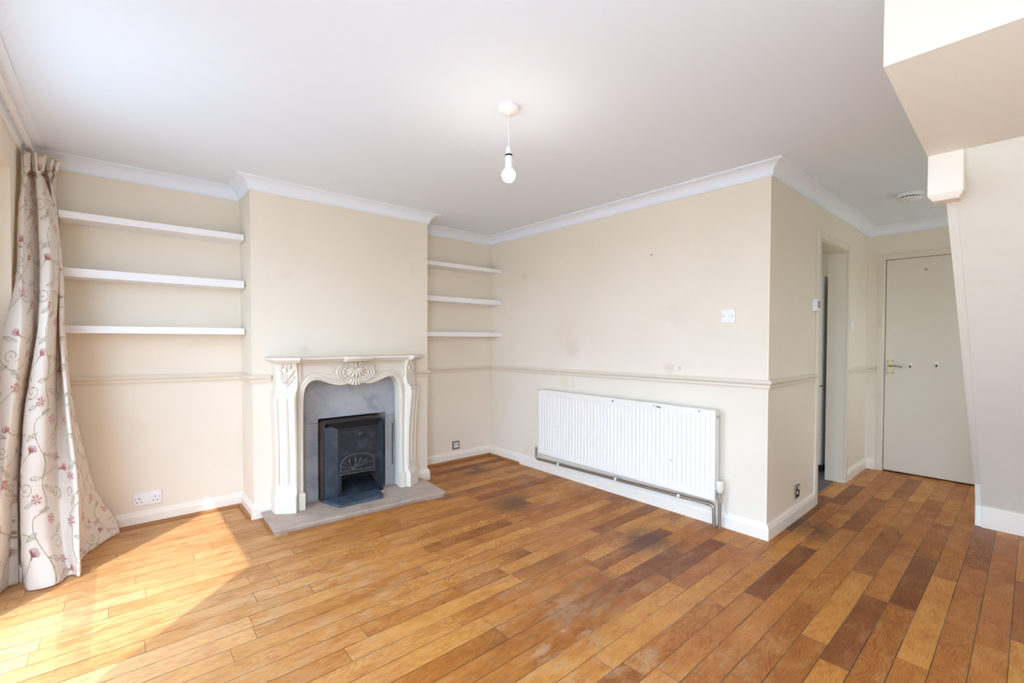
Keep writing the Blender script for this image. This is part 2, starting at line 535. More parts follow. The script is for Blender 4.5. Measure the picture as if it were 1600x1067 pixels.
mb.build('side_panel', M['upvc'], w1)
mb = MB(); mb.box(-0.4885, -0.4865, W1A + 0.055, 2.90, 0.57, 0.765)
mb.build('shading_band', M['shade_strip'], w1)  # added strip on the pane, casts the faint band across the sun patch
window('window_2', -0.515, -0.475, W2A, W2B, 0, WZ, 'y', 'white framed glass door nearest the camera')
window('fill_window_3', -0.30, 0.80, YREAR - 0.11, YREAR - 0.07, 0, 2.15, 'x', 'white framed glazed doors behind the camera, added to light the room', 'tint')  # unseen glazing added for daylight from the rear
window('fill_window_4', 4.70, 5.35, YREAR - 0.11, YREAR - 0.07, 1.05, 1.95, 'x', 'small unseen window added behind the stairs to light the hall', 'warmed')  # added light source for the hall, hidden by the stairs
window('fill_window_5', 3.3, 6.2, 3.93, 3.97, 0.95, 2.15, 'x', 'unseen kitchen window added to light the hall', 'dim')  # added out of view so daylight spills through the doorway

# coving: quarter-hollow plaster moulding with two small steps
cov = [(0.0, -0.080), (0.010, -0.080), (0.010, -0.074)]
for i in range(9):
    a = i / 8 * PI / 2
    cov.append((0.014 + 0.062 * (1 - math.cos(a)), -0.072 + 0.062 * math.sin(a)))
cov += [(0.079, -0.007), (0.086, -0.007), (0.086, 0.0), (0.0, 0.0)]
cpath = [(XL, YREAR), (XL, YB), (0.682, YB), (0.682, YC), (CR, YC), (CR, YB), (XR, YB), (XR, YH), (XD, YH), (XD, YREAR)]
cnames = ['window wall', 'left alcove back', 'left side of the chimney breast', 'chimney breast front', 'right side of the chimney breast',
          'right alcove back', 'radiator wall', 'hall wall above the doorway', 'hall end wall above the door']
tn = 1
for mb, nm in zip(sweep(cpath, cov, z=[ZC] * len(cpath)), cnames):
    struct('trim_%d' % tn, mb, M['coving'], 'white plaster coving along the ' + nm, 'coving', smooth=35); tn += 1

# dado rail
dado = [(0.0, -0.032), (0.007, -0.032), (0.008, -0.022), (0.013, -0.017), (0.013, -0.004), (0.019, 0.003), (0.025, 0.008),
        (0.027, 0.016), (0.024, 0.022), (0.015, 0.025), (0.012, 0.031), (0.0, 0.032)]
def run(path, prof, z, mat, names, cat, prefix='trim', smooth=30):
    global tn
    for mb, nm in zip(sweep(path, prof, z=z), names):
        if prefix == 'trim':
            n = 'trim_%d' % tn; tn += 1
        else:
            n = prefix + nm[0]
        struct(n, mb, mat, nm if prefix == 'trim' else nm[1], cat, smooth=smooth)
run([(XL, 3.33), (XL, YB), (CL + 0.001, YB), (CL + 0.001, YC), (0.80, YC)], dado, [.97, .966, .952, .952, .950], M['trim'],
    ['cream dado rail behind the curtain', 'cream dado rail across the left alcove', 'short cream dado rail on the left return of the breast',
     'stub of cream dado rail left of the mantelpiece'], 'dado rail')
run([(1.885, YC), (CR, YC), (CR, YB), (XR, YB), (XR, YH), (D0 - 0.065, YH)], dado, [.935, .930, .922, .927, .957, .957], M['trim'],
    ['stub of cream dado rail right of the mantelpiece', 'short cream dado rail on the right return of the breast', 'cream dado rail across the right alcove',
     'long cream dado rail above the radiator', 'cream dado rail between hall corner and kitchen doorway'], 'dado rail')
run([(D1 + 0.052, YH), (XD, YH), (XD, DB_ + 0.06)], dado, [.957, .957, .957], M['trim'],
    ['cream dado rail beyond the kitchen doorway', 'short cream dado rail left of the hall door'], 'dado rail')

# skirting
def skirt(h):
    return [(0.0, 0.0), (0.018, 0.0), (0.018, h - 0.030), (0.014, h - 0.024), (0.013, h - 0.012), (0.006, h - 0.004), (0.005, h), (0.0, h)]
run([(XL, 3.33), (XL, YB), (0.697, YB), (0.697, YC), (0.815, YC)], skirt(0.098), [0] * 5, M['skirting'],
    [('left', 'white skirting on the window wall behind the curtain'), ('left_alcove', 'white skirting along the left alcove below the double socket'),
     ('breast_left_return', 'white skirting on the left return of the chimney breast'), ('breast_left', 'chipped white skirting stub left of the hearth')], 'skirting', 'baseboard_')
run([(1.875, YC), (CR, YC), (CR, YB), (XR, YB), (XR, YH), (D0 - 0.06, YH)], skirt(0.098), [0] * 6, M['skirting'],
    [('breast_right', 'white skirting stub right of the hearth'), ('breast_right_return', 'white skirting on the right return of the chimney breast'),
     ('right_alcove', 'white skirting along the right alcove'), ('right', 'long white skirting under the radiator'),
     ('hall', 'white skirting between the hall corner and the kitchen doorway')], 'skirting', 'baseboard_')
run([(D1 + 0.048, YH), (XD, YH), (XD, DB_ + 0.055)], skirt(0.098), [0] * 3, M['skirting'],
    [('hall_far', 'white skirting beyond the kitchen doorway'), ('entrance', 'short white skirting left of the hall door')], 'skirting', 'baseboard_')

# oak quadrant strips along the alcove skirtings
quad = [(0.0, 0.0), (0.020, 0.0)] + [(0.020 * math.cos(a), 0.003 + 0.017 * math.sin(a)) for a in [i / 6 * PI / 2 for i in range(7)]]
s_ = 0.0185
run([(XL + s_, YB - s_), (0.697 - s_, YB - s_), (0.697 - s_, YC + 0.012)], quad, [0.0005] * 3, M['quadrant'],
    ['oak quadrant strip on the floor of the left alcove', 'oak quadrant strip along the left return of the breast'], 'quadrant')
run([(CR + s_, YC + 0.02), (CR + s_, YB - s_), (XR - s_, YB - s_), (XR - s_, 3.33)], quad, [0.0005] * 4, M['quadrant'],
    ['oak quadrant strip along the right return of the breast', 'oak quadrant strip on the floor of the right alcove', 'oak quadrant strip running from the back corner towards the radiator'], 'quadrant')

# doorway lining and architraves
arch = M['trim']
mb = MB()
mb.box(D0 - 0.055, D0 + 0.006, YH - 0.016, YH, 0, DZ + 0.05, 0.003)
mb.box(D1 - 0.004, D1 + 0.047, YH - 0.016, YH, 0, DZ + 0.05, 0.003)
mb.box(D0 + 0.006, D1 - 0.004, YH - 0.012, YH, DZ - 0.004, DZ + 0.05, 0.003)
struct('trim_%d' % tn, mb, arch, 'cream architrave around the open kitchen doorway', 'architrave'); tn += 1
mb = MB()
mb.box(D0, D0 + 0.014, YH, YK, 0, DZ); mb.box(D1 - 0.014, D1, YH, YK, 0, DZ); mb.box(D0 + 0.014, D1 - 0.014, YH, YK, DZ - 0.014, DZ)
struct('trim_%d' % tn, mb, arch, 'cream door lining inside the kitchen doorway', 'door lining'); tn += 1
mb = MB()
for y0, y1, z0, z1 in ((DB_, DB_ + 0.055, 0, DH + 0.055), (DA - 0.055, DA, 0, DH + 0.055), (DA, DB_, DH, DH + 0.055)):
    mb.box(XD - 0.014, XD, y0, y1, z0, z1, 0.003)
    c0, c1 = (y0 + 0.012, y1 - 0.022) if z0 == 0 else (y0, y1)
    if z0 == 0: mb.box(XD - 0.019, XD - 0.013, c0, c1, z0, z1 - 0.012, 0.002)
    else: mb.box(XD - 0.019, XD - 0.013, c0, c1, z0 + 0.022, z1 - 0.012, 0.002)
struct('trim_%d' % tn, mb, arch, 'moulded cream architrave around the hall door', 'architrave'); tn += 1

# hall door
mb = MB(); mb.box(XD + 0.006, XD + 0.046, DA + 0.004, DB_ - 0.005, 0.012, DH - 0.004, 0.002)
door = struct('door_1', mb, M['door'], 'plain cream flush door at the end of the hall', 'door')
mb = MB(); mb.box(XD + 0.05, XD + 0.09, DA - 0.05, DB_ + 0.05, 0, DH + 0.02)
mb.build('door_stop', M['hole'], door)
mb = MB()
xf = XD + 0.006
mb.box(xf - 0.006, xf, 0.863, 0.908, 0.925, 1.048, 0.002)
hp = mb.build('handle_plate', M['brass'], door)
for y in (0.869, 0.902):
    for z in (0.932, 1.041):
        mb = MB(); mb.lathe([(0.0045, -0.001), (0.0045, 0.0015), (0.002, 0.002)], (xf - 0.006, y, z), 'x', 10)
        mb.build('screw', M['hole'], hp)
mb = MB()
mb.lathe([(0.011, -0.030), (0.012, -0.02), (0.011, 0.0)], (xf - 0.006, 0.886, 0.998), 'x', 16)
mb.tube([(xf - 0.034, 0.893, 0.998), (xf - 0.036, 0.872, 0.999), (xf - 0.037, 0.83, 0.997), (xf - 0.036, 0.802, 0.992), (xf - 0.030, 0.795, 0.991)],
        [0.010, 0.0095, 0.008, 0.0085, 0.006], 10)
mb.build('lever', M['steel'], hp, smooth=50)
mb = MB(); mb.lathe([(0.012, -0.002), (0.012, 0.0), (0.009, 0.001), (0.0, 0.0012)], (xf, 0.648, 1.873), 'x', 16)
mb.build('spyhole', M['steel'], door)

# ------------------------------------------------------------------ staircase overhead (underside of the flight, landing and newel)
yo, yw = 0.242, -0.95
st = thing('staircase', (3.2, 0.0, 0.0), 'cream underside of the staircase sloping down to the floor on the right', 'staircase')
def z_on(x):            # pitch line of the flight
    return 1.930 + (x - 2.375) * (0.300 - 1.930) / (4.25 - 2.375)
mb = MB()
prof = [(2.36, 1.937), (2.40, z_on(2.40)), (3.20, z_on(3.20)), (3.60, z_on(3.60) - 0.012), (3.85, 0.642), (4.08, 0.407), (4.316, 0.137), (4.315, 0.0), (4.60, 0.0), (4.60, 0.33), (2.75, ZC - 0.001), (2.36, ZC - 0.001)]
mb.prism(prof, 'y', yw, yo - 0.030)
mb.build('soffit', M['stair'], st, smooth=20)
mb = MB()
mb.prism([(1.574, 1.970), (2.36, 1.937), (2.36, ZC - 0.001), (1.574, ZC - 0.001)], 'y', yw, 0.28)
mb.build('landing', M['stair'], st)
mb = MB(); mb.box(1.570, 1.574, yw, 0.28, 1.970, ZC - 0.001)
mb.build('fascia', M['wall'], st)
mb = MB()
off = 0.006
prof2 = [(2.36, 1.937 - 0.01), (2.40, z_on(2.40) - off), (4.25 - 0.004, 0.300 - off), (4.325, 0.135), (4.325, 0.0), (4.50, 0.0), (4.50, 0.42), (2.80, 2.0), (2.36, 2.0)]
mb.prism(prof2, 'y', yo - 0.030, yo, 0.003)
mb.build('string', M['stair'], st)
mb = MB()
mb.box(4.302, 4.32, yw, yo - 0.031, 0.0, 0.138, 0.003)
mb.build('skirting_board', M['skirting'], st)
mb = MB()
nx = 2.355
mb.box(nx, nx + 0.095, 0.180, 0.280, 1.785, 2.05)
bm = mb.bm
for v in bm.verts:      # chamfered foot of the newel
    pass
mb.loft([[(nx, 0.180, 1.785), (nx + 0.095, 0.180, 1.785), (nx + 0.095, 0.280, 1.785), (nx, 0.280, 1.785)],
         [(nx + 0.014, 0.192, 1.765), (nx + 0.085, 0.192, 1.765), (nx + 0.085, 0.266, 1.765), (nx + 0.014, 0.266, 1.765)]])
mb.build('newel_post', M['skirting'], st, bevel=0.004)

# ------------------------------------------------------------------ alcove shelves
def shelf(x0, x1, y0, z0, z1, label, group):
    o = thing('floating_shelf', ((x0 + x1) / 2, YB, (z0 + z1) / 2), label, 'shelf', group)
    mb = MB(); mb.box(x0, x1, y0, YB - 0.0005, z0, z1, 0.0015)
    b = mb.build('board', M['shelf'], o)
    return o
ya = 3.634
for z0, z1, nm in ((1.915, 1.955, 'top'), (1.582, 1.632, 'middle'), (1.258, 1.301, 'lowest')):
    shelf(-0.243, 0.676, ya, z0, z1, 'white floating shelf in the left alcove, %s of the three' % nm, 'left alcove shelves')
for z0, z1, nm in ((1.914, 1.952, 'top'), (1.585, 1.632, 'middle'), (1.258, 1.300, 'lowest')):
    s = shelf(CR + 0.001, XR - 0.001, ya, z0, z1, 'white floating shelf in the right alcove, %s of the three' % nm, 'right alcove shelves')
    if nm == 'middle':
        for x in (2.21, 2.62):
            mb = MB(); mb.lathe([(0.004, -0.006), (0.004, 0.0)], (x, 3.66, z0), 'z', 8)
            mb.build('fixing_hole', M['hole'], s.children[0])

# ------------------------------------------------------------------ ceiling pendant and smoke alarm
px_, py_ = 1.386, 1.622
pl = thing('pendant_light', (px_, py_, ZC), 'bare lit bulb hanging on a white flex from a ceiling rose', 'ceiling light')
mb = MB()
mb.lathe([(0.0, 0.0), (0.050, 0.0), (0.051, -0.006), (0.049, -0.016), (0.043, -0.022), (0.026, -0.026), (0.012, -0.030), (0.005, -0.033), (0.0, -0.033)], (px_, py_, ZC), 'z', 40)
mb.build('ceiling_rose', M['plastic'], pl, smooth=40)
mb = MB(); mb.tube([(px_, py_, ZC - 0.032), (px_ + 0.001, py_, 2.2), (px_, py_, 2.125)], 0.0028, 8)
mb.build('flex', M['plastic'], pl, smooth=60)
mb = MB(); mb.lathe([(0.0, 2.130), (0.007, 2.130), (0.012, 2.118), (0.014, 2.100), (0.014, 2.092)], (px_, py_, 0), 'z', 24)
lh = mb.build('lamp_holder', M['plastic'], pl, smooth=40)
mb = MB(); mb.lathe([(0.0165, 2.092), (0.0175, 2.089), (0.0165, 2.084)], (px_, py_, 0), 'z', 24)
mb.build('holder_ring', M['black'], lh, smooth=40)
mb = MB(); mb.lathe([(0.0155, 2.084), (0.0165, 2.078), (0.0165, 2.042), (0.019, 2.028), (0.0245, 2.016)], (px_, py_, 0), 'z', 24)
mb.build('bulb_base', M['plastic'], pl, smooth=40)
mb = MB()
prof = [(0.0235, 2.0165)] + [(0.031 * math.sin(a), 1.996 + 0.031 * math.cos(a)) for a in [0.76 + i / 12 * (PI - 0.76) for i in range(13)]]
mb.lathe(prof, (px_, py_, 0), 'z', 28)
mb.build('bulb', M['bulb'], pl, smooth=60)

sx_, sy_ = 4.403, 0.616
sm = thing('smoke_alarm', (sx_, sy_, ZC), 'round white smoke alarm on the hall ceiling', 'smoke alarm')
mb = MB(); mb.lathe([(0.0, 0.0), (0.073, 0.0), (0.074, -0.018), (0.071, -0.024)], (sx_, sy_, ZC), 'z', 40)
mb.build('mounting_base', M['plastic'], sm, smooth=35)
mb = MB(); mb.lathe([(0.060, -0.023), (0.060, -0.034)], (sx_, sy_, ZC), 'z', 36)
mb.build('vent_ring', M['hole'], sm)
mb = MB(); mb.lathe([(0.070, -0.0325), (0.069, -0.040), (0.058, -0.050), (0.030, -0.055), (0.0, -0.056)], (sx_, sy_, ZC), 'z', 40)
for q in range(22):
    a = q / 22 * 2 * PI
    c, s = math.cos(a), math.sin(a)
    mb.tube([(sx_ + 0.068 * c, sy_ + 0.068 * s, ZC - 0.022), (sx_ + 0.068 * c, sy_ + 0.068 * s, ZC - 0.034)], 0.003, 6)
cv = mb.build('cover', M['plastic'], sm, smooth=35)
mb = MB()
mb.lathe([(0.004, -0.001), (0.004, 0.001)], (sx_ - 0.03, sy_ + 0.005, ZC - 0.0545), 'z', 10)
mb.build('test_button', M['hole'], cv)

# ------------------------------------------------------------------ fireplace
FX = 1.340
HZ = 0.043
hearth = thing('hearth', (FX, 3.25, 0.0), 'low grey stone hearth slab projecting onto the oak floor', 'hearth')
def hpoly(ins, x0=None, x1=None):
    fl, fr = Vector((0.722, 3.062)), Vector((1.927, 2.998))
    def fy(x):
        return fl.y + (x - fl.x) / (fr.x - fl.x) * (fr.y - fl.y) + ins
    a = 0.722 + ins if x0 is None else x0
    b = 1.927 - ins if x1 is None else x1
    la, lb = (a + 0.012 if x0 is None else a), (b + 0.026 if x1 is None else b)
    return [(a, fy(a)), (b, fy(b)), (lb, 3.30), (lb, YC - 0.0195), (la, YC - 0.0195)]
mb = MB(); mb.prism(hpoly(0.0, None, 1.314), 'z', 0.027, HZ, 0.003); mb.build('slab', M['hearth'], hearth)
mb = MB(); mb.prism(hpoly(0.0, 1.3165, None), 'z', 0.027, HZ, 0.003); mb.build('slab', M['hearth'], hearth)
mb = MB(); mb.prism(hpoly(0.011), 'z', 0.0, 0.027, 0.002); mb.build('plinth', M['hearth'], hearth)
mb = MB(); mb.prism([(0.80, 3.043), (1.755, 2.992), (1.755, 3.012), (0.80, 3.066)], 'z', 0.0, 0.010, 0.001)
struct('trim_%d' % tn, mb, M['quadrant'], 'thin oak strip on the floor along the hearth front', 'floor strip'); tn += 1

fs = thing('fireplace_surround', (FX, YC, HZ), 'ornate ivory carved fireplace surround against the chimney breast', 'fireplace')
FY = 3.330           # face of the frieze
half = [(0.370, HZ), (0.370, 0.60), (0.369, 0.73), (0.3675, 0.80), (0.364, 0.845), (0.354, 0.885), (0.338, 0.912), (0.315, 0.931),
        (0.290, 0.9385), (0.262, 0.937), (0.225, 0.9245), (0.190, 0.910), (0.155, 0.899), (0.120, 0.892), (0.090, 0.892), (0.066, 0.8985), (0.050, 0.900),
        (0.034, 0.893), (0.015, 0.887)]
arch_r = half
arch_path = [(-x, z) for x, z in arch_r] + [(x, z) for x, z in arch_r[::-1]]     # left foot -> right foot
poly = [(FX - 0.408, HZ), (FX - 0.408, 1.066), (FX + 0.408, 1.066), (FX + 0.408, HZ)] + [(FX + x, z) for x, z in arch_path[::-1]]
mb = MB(); mb.prism(poly, 'y', FY, 3.425)
mb.build('frieze', M['surround'], fs)

def dense(path, step):
    out = [path[0]]
    for a, b in zip(path, path[1:]):
        d = math.hypot(b[0] - a[0], b[1] - a[1])
        k = max(1, int(d / step))
        for i in range(1, k + 1):
            out.append((a[0] + (b[0] - a[0]) * i / k, a[1] + (b[1] - a[1]) * i / k))
    return out
def mould(path, prof, y, name, parent):
    """run a profile (outward, forward) along a 2d path in the x,z plane; outward is on the left of travel"""
    rings = []
    n = len(path)
    for i in range(n):
        a, b = path[max(i - 1, 0)], path[min(i + 1, n - 1)]
        dx, dz = b[0] - a[0], b[1] - a[1]
        L = math.hypot(dx, dz) or 1
        nx, nz = -dz / L, dx / L
        rings.append([(FX + path[i][0] + nx * o, y - f, path[i][1] + nz * o) for o, f in prof])
    mb = MB(); mb.loft(rings)
    return mb.build(name, M['surround'], parent, smooth=40)
mprof = [(-0.002, -0.03), (-0.002, 0.008), (0.004, 0.016), (0.010, 0.017), (0.015, 0.012), (0.017, 0.008), (0.022, 0.012), (0.029, 0.010), (0.035, 0.002), (0.035, -0.004)]
mould(dense(arch_path, 0.02), mprof, FY, 'arch_moulding', fs)
# raised line framing the frieze panel
for s in (-1, 1):
    pl_ = [(s * x, z) for x, z in ((0.372, 1.045), (0.30, 1.045), (0.19, 1.045), (0.165, 1.03), (0.160, 1.0), (0.175, 0.975), (0.215, 0.975), (0.27, 0.988), (0.315, 0.986), (0.35, 0.972), (0.372, 0.95), (0.372, 1.045))]
    mb = MB(); mb.tube([(FX + x, FY - 0.001, z) for x, z in dense(pl_, 0.015)], 0.0035, 6)
    mb.build('panel_bead', M['surround'], fs, smooth=60)
    mb = MB(); mb.box(FX + s * 0.392 - 0.010, FX + s * 0.392 + 0.010, FY - 0.014, FY + 0.01, 0.93, 1.066, 0.004)
    mb.build('pilaster_strip', M['surround'], fs)
    mb = MB()
    x0, x1 = sorted((FX + s * 0.362, FX + s * 0.406))
    mb.box(x0, x1, FY - 0.030, FY + 0.02, HZ, 0.160, 0.004)
    mb.build('plinth_block', M['surround'], fs)

# mantel shelf with breaks over the legs and the cartouche
right = [(0.0, 3.206), (0.088, 3.206), (0.099, 3.212), (0.108, 3.246), (0.398, 3.246), (0.410, 3.230), (0.420, 3.196), (0.436, 3.196), (0.562, 3.280), (0.577, 3.300), (0.577, YC - 0.0005)]
plan = [(FX - x, y) for x, y in right[::-1]] + [(FX + x, y) for x, y in right[1:]]
def inset(pts, d):
    out = []
    for x, y in pts:
        w = min(1.0, abs(x - FX) / 0.577) ** 6
        out.append((FX + (x - FX) * (1 - d * w / 0.577), y if y > YC - 0.01 else y + d))
    return out
mb = MB()
mb.loft([[(x, y, z) for x, y in inset(plan, d)] for d, z in ((0.030, 1.066), (0.020, 1.071), (0.018, 1.076), (0.012, 1.078), (0.004, 1.082), (0.0, 1.089), (0.001, 1.096), (0.005, 1.101), (0.010, 1.103))])
mb.build('mantel_shelf', M['surround'], fs, smooth=35)

def interp(t, tab):
    for (a, va), (b, vb) in zip(tab, tab[1:]):
        if t <= b:
            u = (t - a) / (b - a); u = u * u * (3 - 2 * u)
            return va + (vb - va) * u
    return tab[-1][1]
LEG = [(HZ, 0.0), (0.148, 0.0), (0.150, -0.002), (0.160, -0.004), (0.172, -0.014), (0.196, -0.020), (0.24, -0.026), (0.40, -0.026), (0.55, -0.020), (0.70, -0.008), (0.79, 0.002),
       (0.835, 0.000), (0.856, -0.012), (0.858, -0.006), (0.868, -0.008), (0.870, -0.022), (0.91, -0.036), (0.96, -0.040), (1.01, -0.034), (1.045, -0.022), (1.066, -0.012)]
N0, O0 = Vector((0.432, 3.275)), Vector((0.545, 3.352))
cm = Vector((0.563, -0.826))                      # outward normal of the canted face
def leg_ring(z, s):
    p = interp(z, LEG)
    N = N0 + cm * p; O = O0 + cm * p * 0.9
    pts = [N, O, Vector((O.x, YC - 0.0005)), Vector((0.400, YC - 0.0005)), Vector((0.400, FY + 0.004)), Vector((N.x - 0.022, N.y + 0.028))]
    return [(FX + s * v.x, v.y, z) for v in pts]
def face_pt(f, z, h, s):
    p = interp(z, LEG)
    v = (N0 + cm * p) * (1 - f) + (O0 + cm * p * 0.9) * f + cm * h
    return (FX + s * v.x, v.y, z)
zz = sorted(set([z for z, _ in LEG] + [0.20 + i * 0.03 for i in range(22)] + [0.875 + i * 0.015 for i in range(13)]))
for s in (-1, 1):
    mb = MB(); mb.loft([leg_ring(z, s) for z in zz])
    leg = mb.build('leg', M['surround'], fs, smooth=32)
    mb = MB()
    zs = [0.235 + i * 0.0296 for i in range(21)]
    # two raised stiles and a rounded centre flute
    for prof in ([(0.03, 0.0), (0.04, 0.007), (0.15, 0.007), (0.18, 0.0)], [(0.82, 0.0), (0.85, 0.007), (0.96, 0.007), (0.97, 0.0)],
                 [(0.34, 0.0), (0.37, 0.005), (0.44, 0.010), (0.50, 0.011), (0.56, 0.010), (0.63, 0.005), (0.66, 0.0)]):
        mb.loft([[face_pt(f, z, h, s) for f, h in prof] for z in zs])
    mb.loft([[face_pt(f, z, h, s) for f, h in ((0.03, 0.0), (0.04, 0.007), (0.96, 0.007), (0.97, 0.0))] for z in (0.835, 0.852)])
    mb.loft([[face_pt(f, z, h, s) for f, h in ((0.03, 0.0), (0.04, 0.006), (0.96, 0.006), (0.97, 0.0))] for z in (0.205, 0.232)])
    mb.build('panel', M['surround'], leg, smooth=35)
    # carved leaf capital
    mb = MB()
    ang = math.atan2(O0.y - N0.y, s * (O0.x - N0.x)) if s > 0 else math.atan2(-(O0.y - N0.y), (O0.x - N0.x))
    def rot(tilt):
        return Matrix.Rotation(ang, 3, 'Z') @ Matrix.Rotation(tilt, 3, 'Y')
    for f, z, w, hgt, dep, tilt in ((0.30, 1.045, 0.013, 0.022, 0.012, 0.0), (0.70, 1.045, 0.013, 0.022, 0.012, 0.0), (0.5, 1.03, 0.006, 0.035, 0.010, 0.0),
                                    (0.22, 1.00, 0.012, 0.024, 0.013, 0.5), (0.78, 1.00, 0.014, 0.026, 0.014, -0.5), (0.36, 0.975, 0.010, 0.03, 0.012, 0.45),
                                    (0.64, 0.970, 0.011, 0.03, 0.013, -0.45), (0.80, 0.962, 0.010, 0.017, 0.011, -1.0), (0.20, 0.962, 0.009, 0.016, 0.010, 1.0),
                                    (0.5, 0.955, 0.008, 0.034, 0.012, 0.0), (0.42, 0.925, 0.007, 0.022, 0.009, 0.3), (0.58, 0.922, 0.007, 0.022, 0.009, -0.3),
                                    (0.5, 0.905, 0.006, 0.022, 0.008, 0.0), (0.30, 0.935, 0.008, 0.013, 0.009, 0.9), (0.70, 0.933, 0.008, 0.013, 0.009, -0.9)):
        mb.blob(face_pt(f, z, 0.002, s), (w, dep, hgt), rot(-tilt * s if s < 0 else -tilt), 10)
    mb.build('acanthus', M['surround'], leg, smooth=60)

# shell cartouche in the middle of the frieze
mb = MB()
cz = 0.985
mb.blob((FX, FY + 0.004, cz - 0.005), (0.135, 0.020, 0.080), None, 24)
for s in (-1, 1):
    for rx, rz, r0 in ((0.140, 0.078, 0.0085), (0.118, 0.066, 0.007), (0.098, 0.056, 0.0065)):
        pts, rr = [], []
        for i in range(19):
            a = math.radians(68 - i * 8.0)
            pts.append((FX + s * rx * math.cos(a), FY - 0.018 - 0.006 * math.sin(i / 18 * PI), cz + rz * math.sin(a)))
            rr.append(r0 * (0.45 + 0.55 * math.sin((i + 1.5) / 21 * PI)))
        mb.tube(pts, rr, 8)
    # small volutes at the foot and head
    for cx_, cz_, r in ((0.062, 0.915, 0.016), (0.030, 1.043, 0.012)):
        pts = []
        for i in range(16):
            a = i * 0.55
            q = r * (1 - i / 20)
            pts.append((FX + s * (cx_ + q * math.cos(a)), FY - 0.020, cz_ + q * math.sin(a)))
        mb.tube(pts, [0.006 * (1 - i / 26) for i in range(16)], 8)
    for x_, z_, q in ((0.082, 1.012, 0.012), (0.090, 0.985, 0.013), (0.078, 0.958, 0.012), (0.055, 0.940, 0.010)):
        mb.blob((FX + s * x_, FY - 0.020, z_), (q, 0.010, q * 0.85), None, 10)
for i in range(-3, 4):
    th = i * 0.43
    L = 0.045 if abs(i) < 3 else 0.036
    c = (FX + math.sin(th) * 0.044, FY - 0.024, 1.018 - math.cos(th) * 0.042)
    mb.blob(c, (0.0100, 0.016, L * 0.80), Matrix.Rotation(-th + 0.0, 3, 'Y') if False else Matrix.Rotation(-th, 3, 'Y'), 12)
for i in range(-2, 3):
    th = i * 0.32
    mb.blob((FX + math.sin(th) * 0.062, FY - 0.020, 0.962 - math.cos(th) * 0.052), (0.009, 0.011, 0.026), Matrix.Rotation(-th, 3, 'Y'), 10)
mb.blob((FX, FY - 0.022, 1.035), (0.009, 0.012, 0.022), None, 10)
mb.build('shell_cartouche', M['surround'], fs, smooth=60)

# blue grey marble slips behind the arch
sl = thing('marble_slip_panel', (FX, 3.43, HZ), 'smudged blue grey marble slips around the black fire insert', 'fireplace panel')
HX0, HX1, HZ1 = 1.105, 1.630, 0.643
mb = MB(); mb.prism([(0.945, 0.6145), (HX0, 0.6145), (HX0, HZ1), (HX1, HZ1), (HX1, 0.6145), (1.735, 0.6145), (1.735, 0.96), (0.945, 0.96)], 'y', 3.432, YC - 0.0005)
mb.build('header_slab', M['slate'], sl)
mb = MB(); mb.prism([(0.945, HZ), (HX0, HZ), (HX0, 0.612), (0.945, 0.612)], 'y', 3.432, YC - 0.0005); mb.build('side_slab', M['slate'], sl)
mb = MB(); mb.prism([(HX1, HZ), (1.735, HZ), (1.735, 0.612), (HX1, 0.612)], 'y', 3.432, YC - 0.0005); rs = mb.build('side_slab', M['slate'], sl)
mb = MB(); mb.box(1.6885, 1.6955, 3.4305, 3.434, 0.205, 0.545); mb.build('slot', M['hole'], rs)
mb = MB(); mb.box(1.7045, 1.7060, 3.4312, 3.434, 0.38, 0.57); mb.build('crack', M['hole'], rs)

# cast iron insert
IX0, IX1, IY, IZ1 = 1.113, 1.576, 3.350, 0.626
ins = thing('fire_insert', (1.345, 3.4, HZ), 'black cast iron fire insert standing in the marble slips', 'fire insert')
def rrect(x0, x1, z0, z1, r, n=8):
    pts = [(x0, z0), (x1, z0)]
    for i in range(n + 1):
        a = i / n * PI / 2
        pts.append((x1 - r + r * math.cos(a), z1 - r + r * math.sin(a)))
    for i in range(n + 1):
        a = PI / 2 + i / n * PI / 2
        pts.append((x0 + r + r * math.cos(a), z1 - r + r * math.sin(a)))
    return pts
BY = 3.396
outer = rrect(IX0, IX1, HZ, IZ1, 0.034)
inner = rrect(IX0 + 0.010, IX1 - 0.009, HZ, IZ1 - 0.010, 0.028)
mid = rrect(IX0 + 0.014, IX1 - 0.013, HZ, IZ1 - 0.014, 0.026)
mb = MB()
mb.loft([[(x, 3.60, z) for x, z in outer], [(x, IY + 0.008, z) for x, z in outer], [(x, IY + 0.008, z) for x, z in inner], [(x, 3.60, z) for x, z in inner]], True, False)
mb.build('casing', M['rust'], ins, smooth=40)
mb = MB()
mb.loft([[(x, IY + 0.0078, z) for x, z in outer], [(x, IY, z) for x, z in rrect(IX0 + 0.004, IX1 - 0.004, HZ, IZ1 - 0.004, 0.032)],
         [(x, IY, z) for x, z in inner], [(x, IY + 0.006, z) for x, z in mid], [(x, 3.42, z) for x, z in mid]], True, False)
mb.build('outer_frame', M['iron'], ins, smooth=40)
bx0, bx1, bz1 = 1.236, 1.548, 0.556
mb = MB()   # splayed left cheek, window light on it put into the paler blue iron
mb.loft([[(IX0 + 0.013, IY + 0.004, z), (bx0, BY, z), (bx0, BY + 0.012, z), (IX0 + 0.013, IY + 0.02, z)] for z in (HZ, 0.30, 0.556, 0.585)])
mb.build('cheek', M['iron_tray'], ins)
mb = MB()   # narrow right cheek
mb.loft([[(IX1 - 0.012, IY + 0.004, z), (IX1 - 0.012, IY + 0.02, z), (bx1, BY + 0.012, z), (bx1, BY, z)] for z in (HZ, 0.30, 0.556, 0.6)])
mb.build('cheek', M['iron'], ins)
mb = MB()   # sloping hood
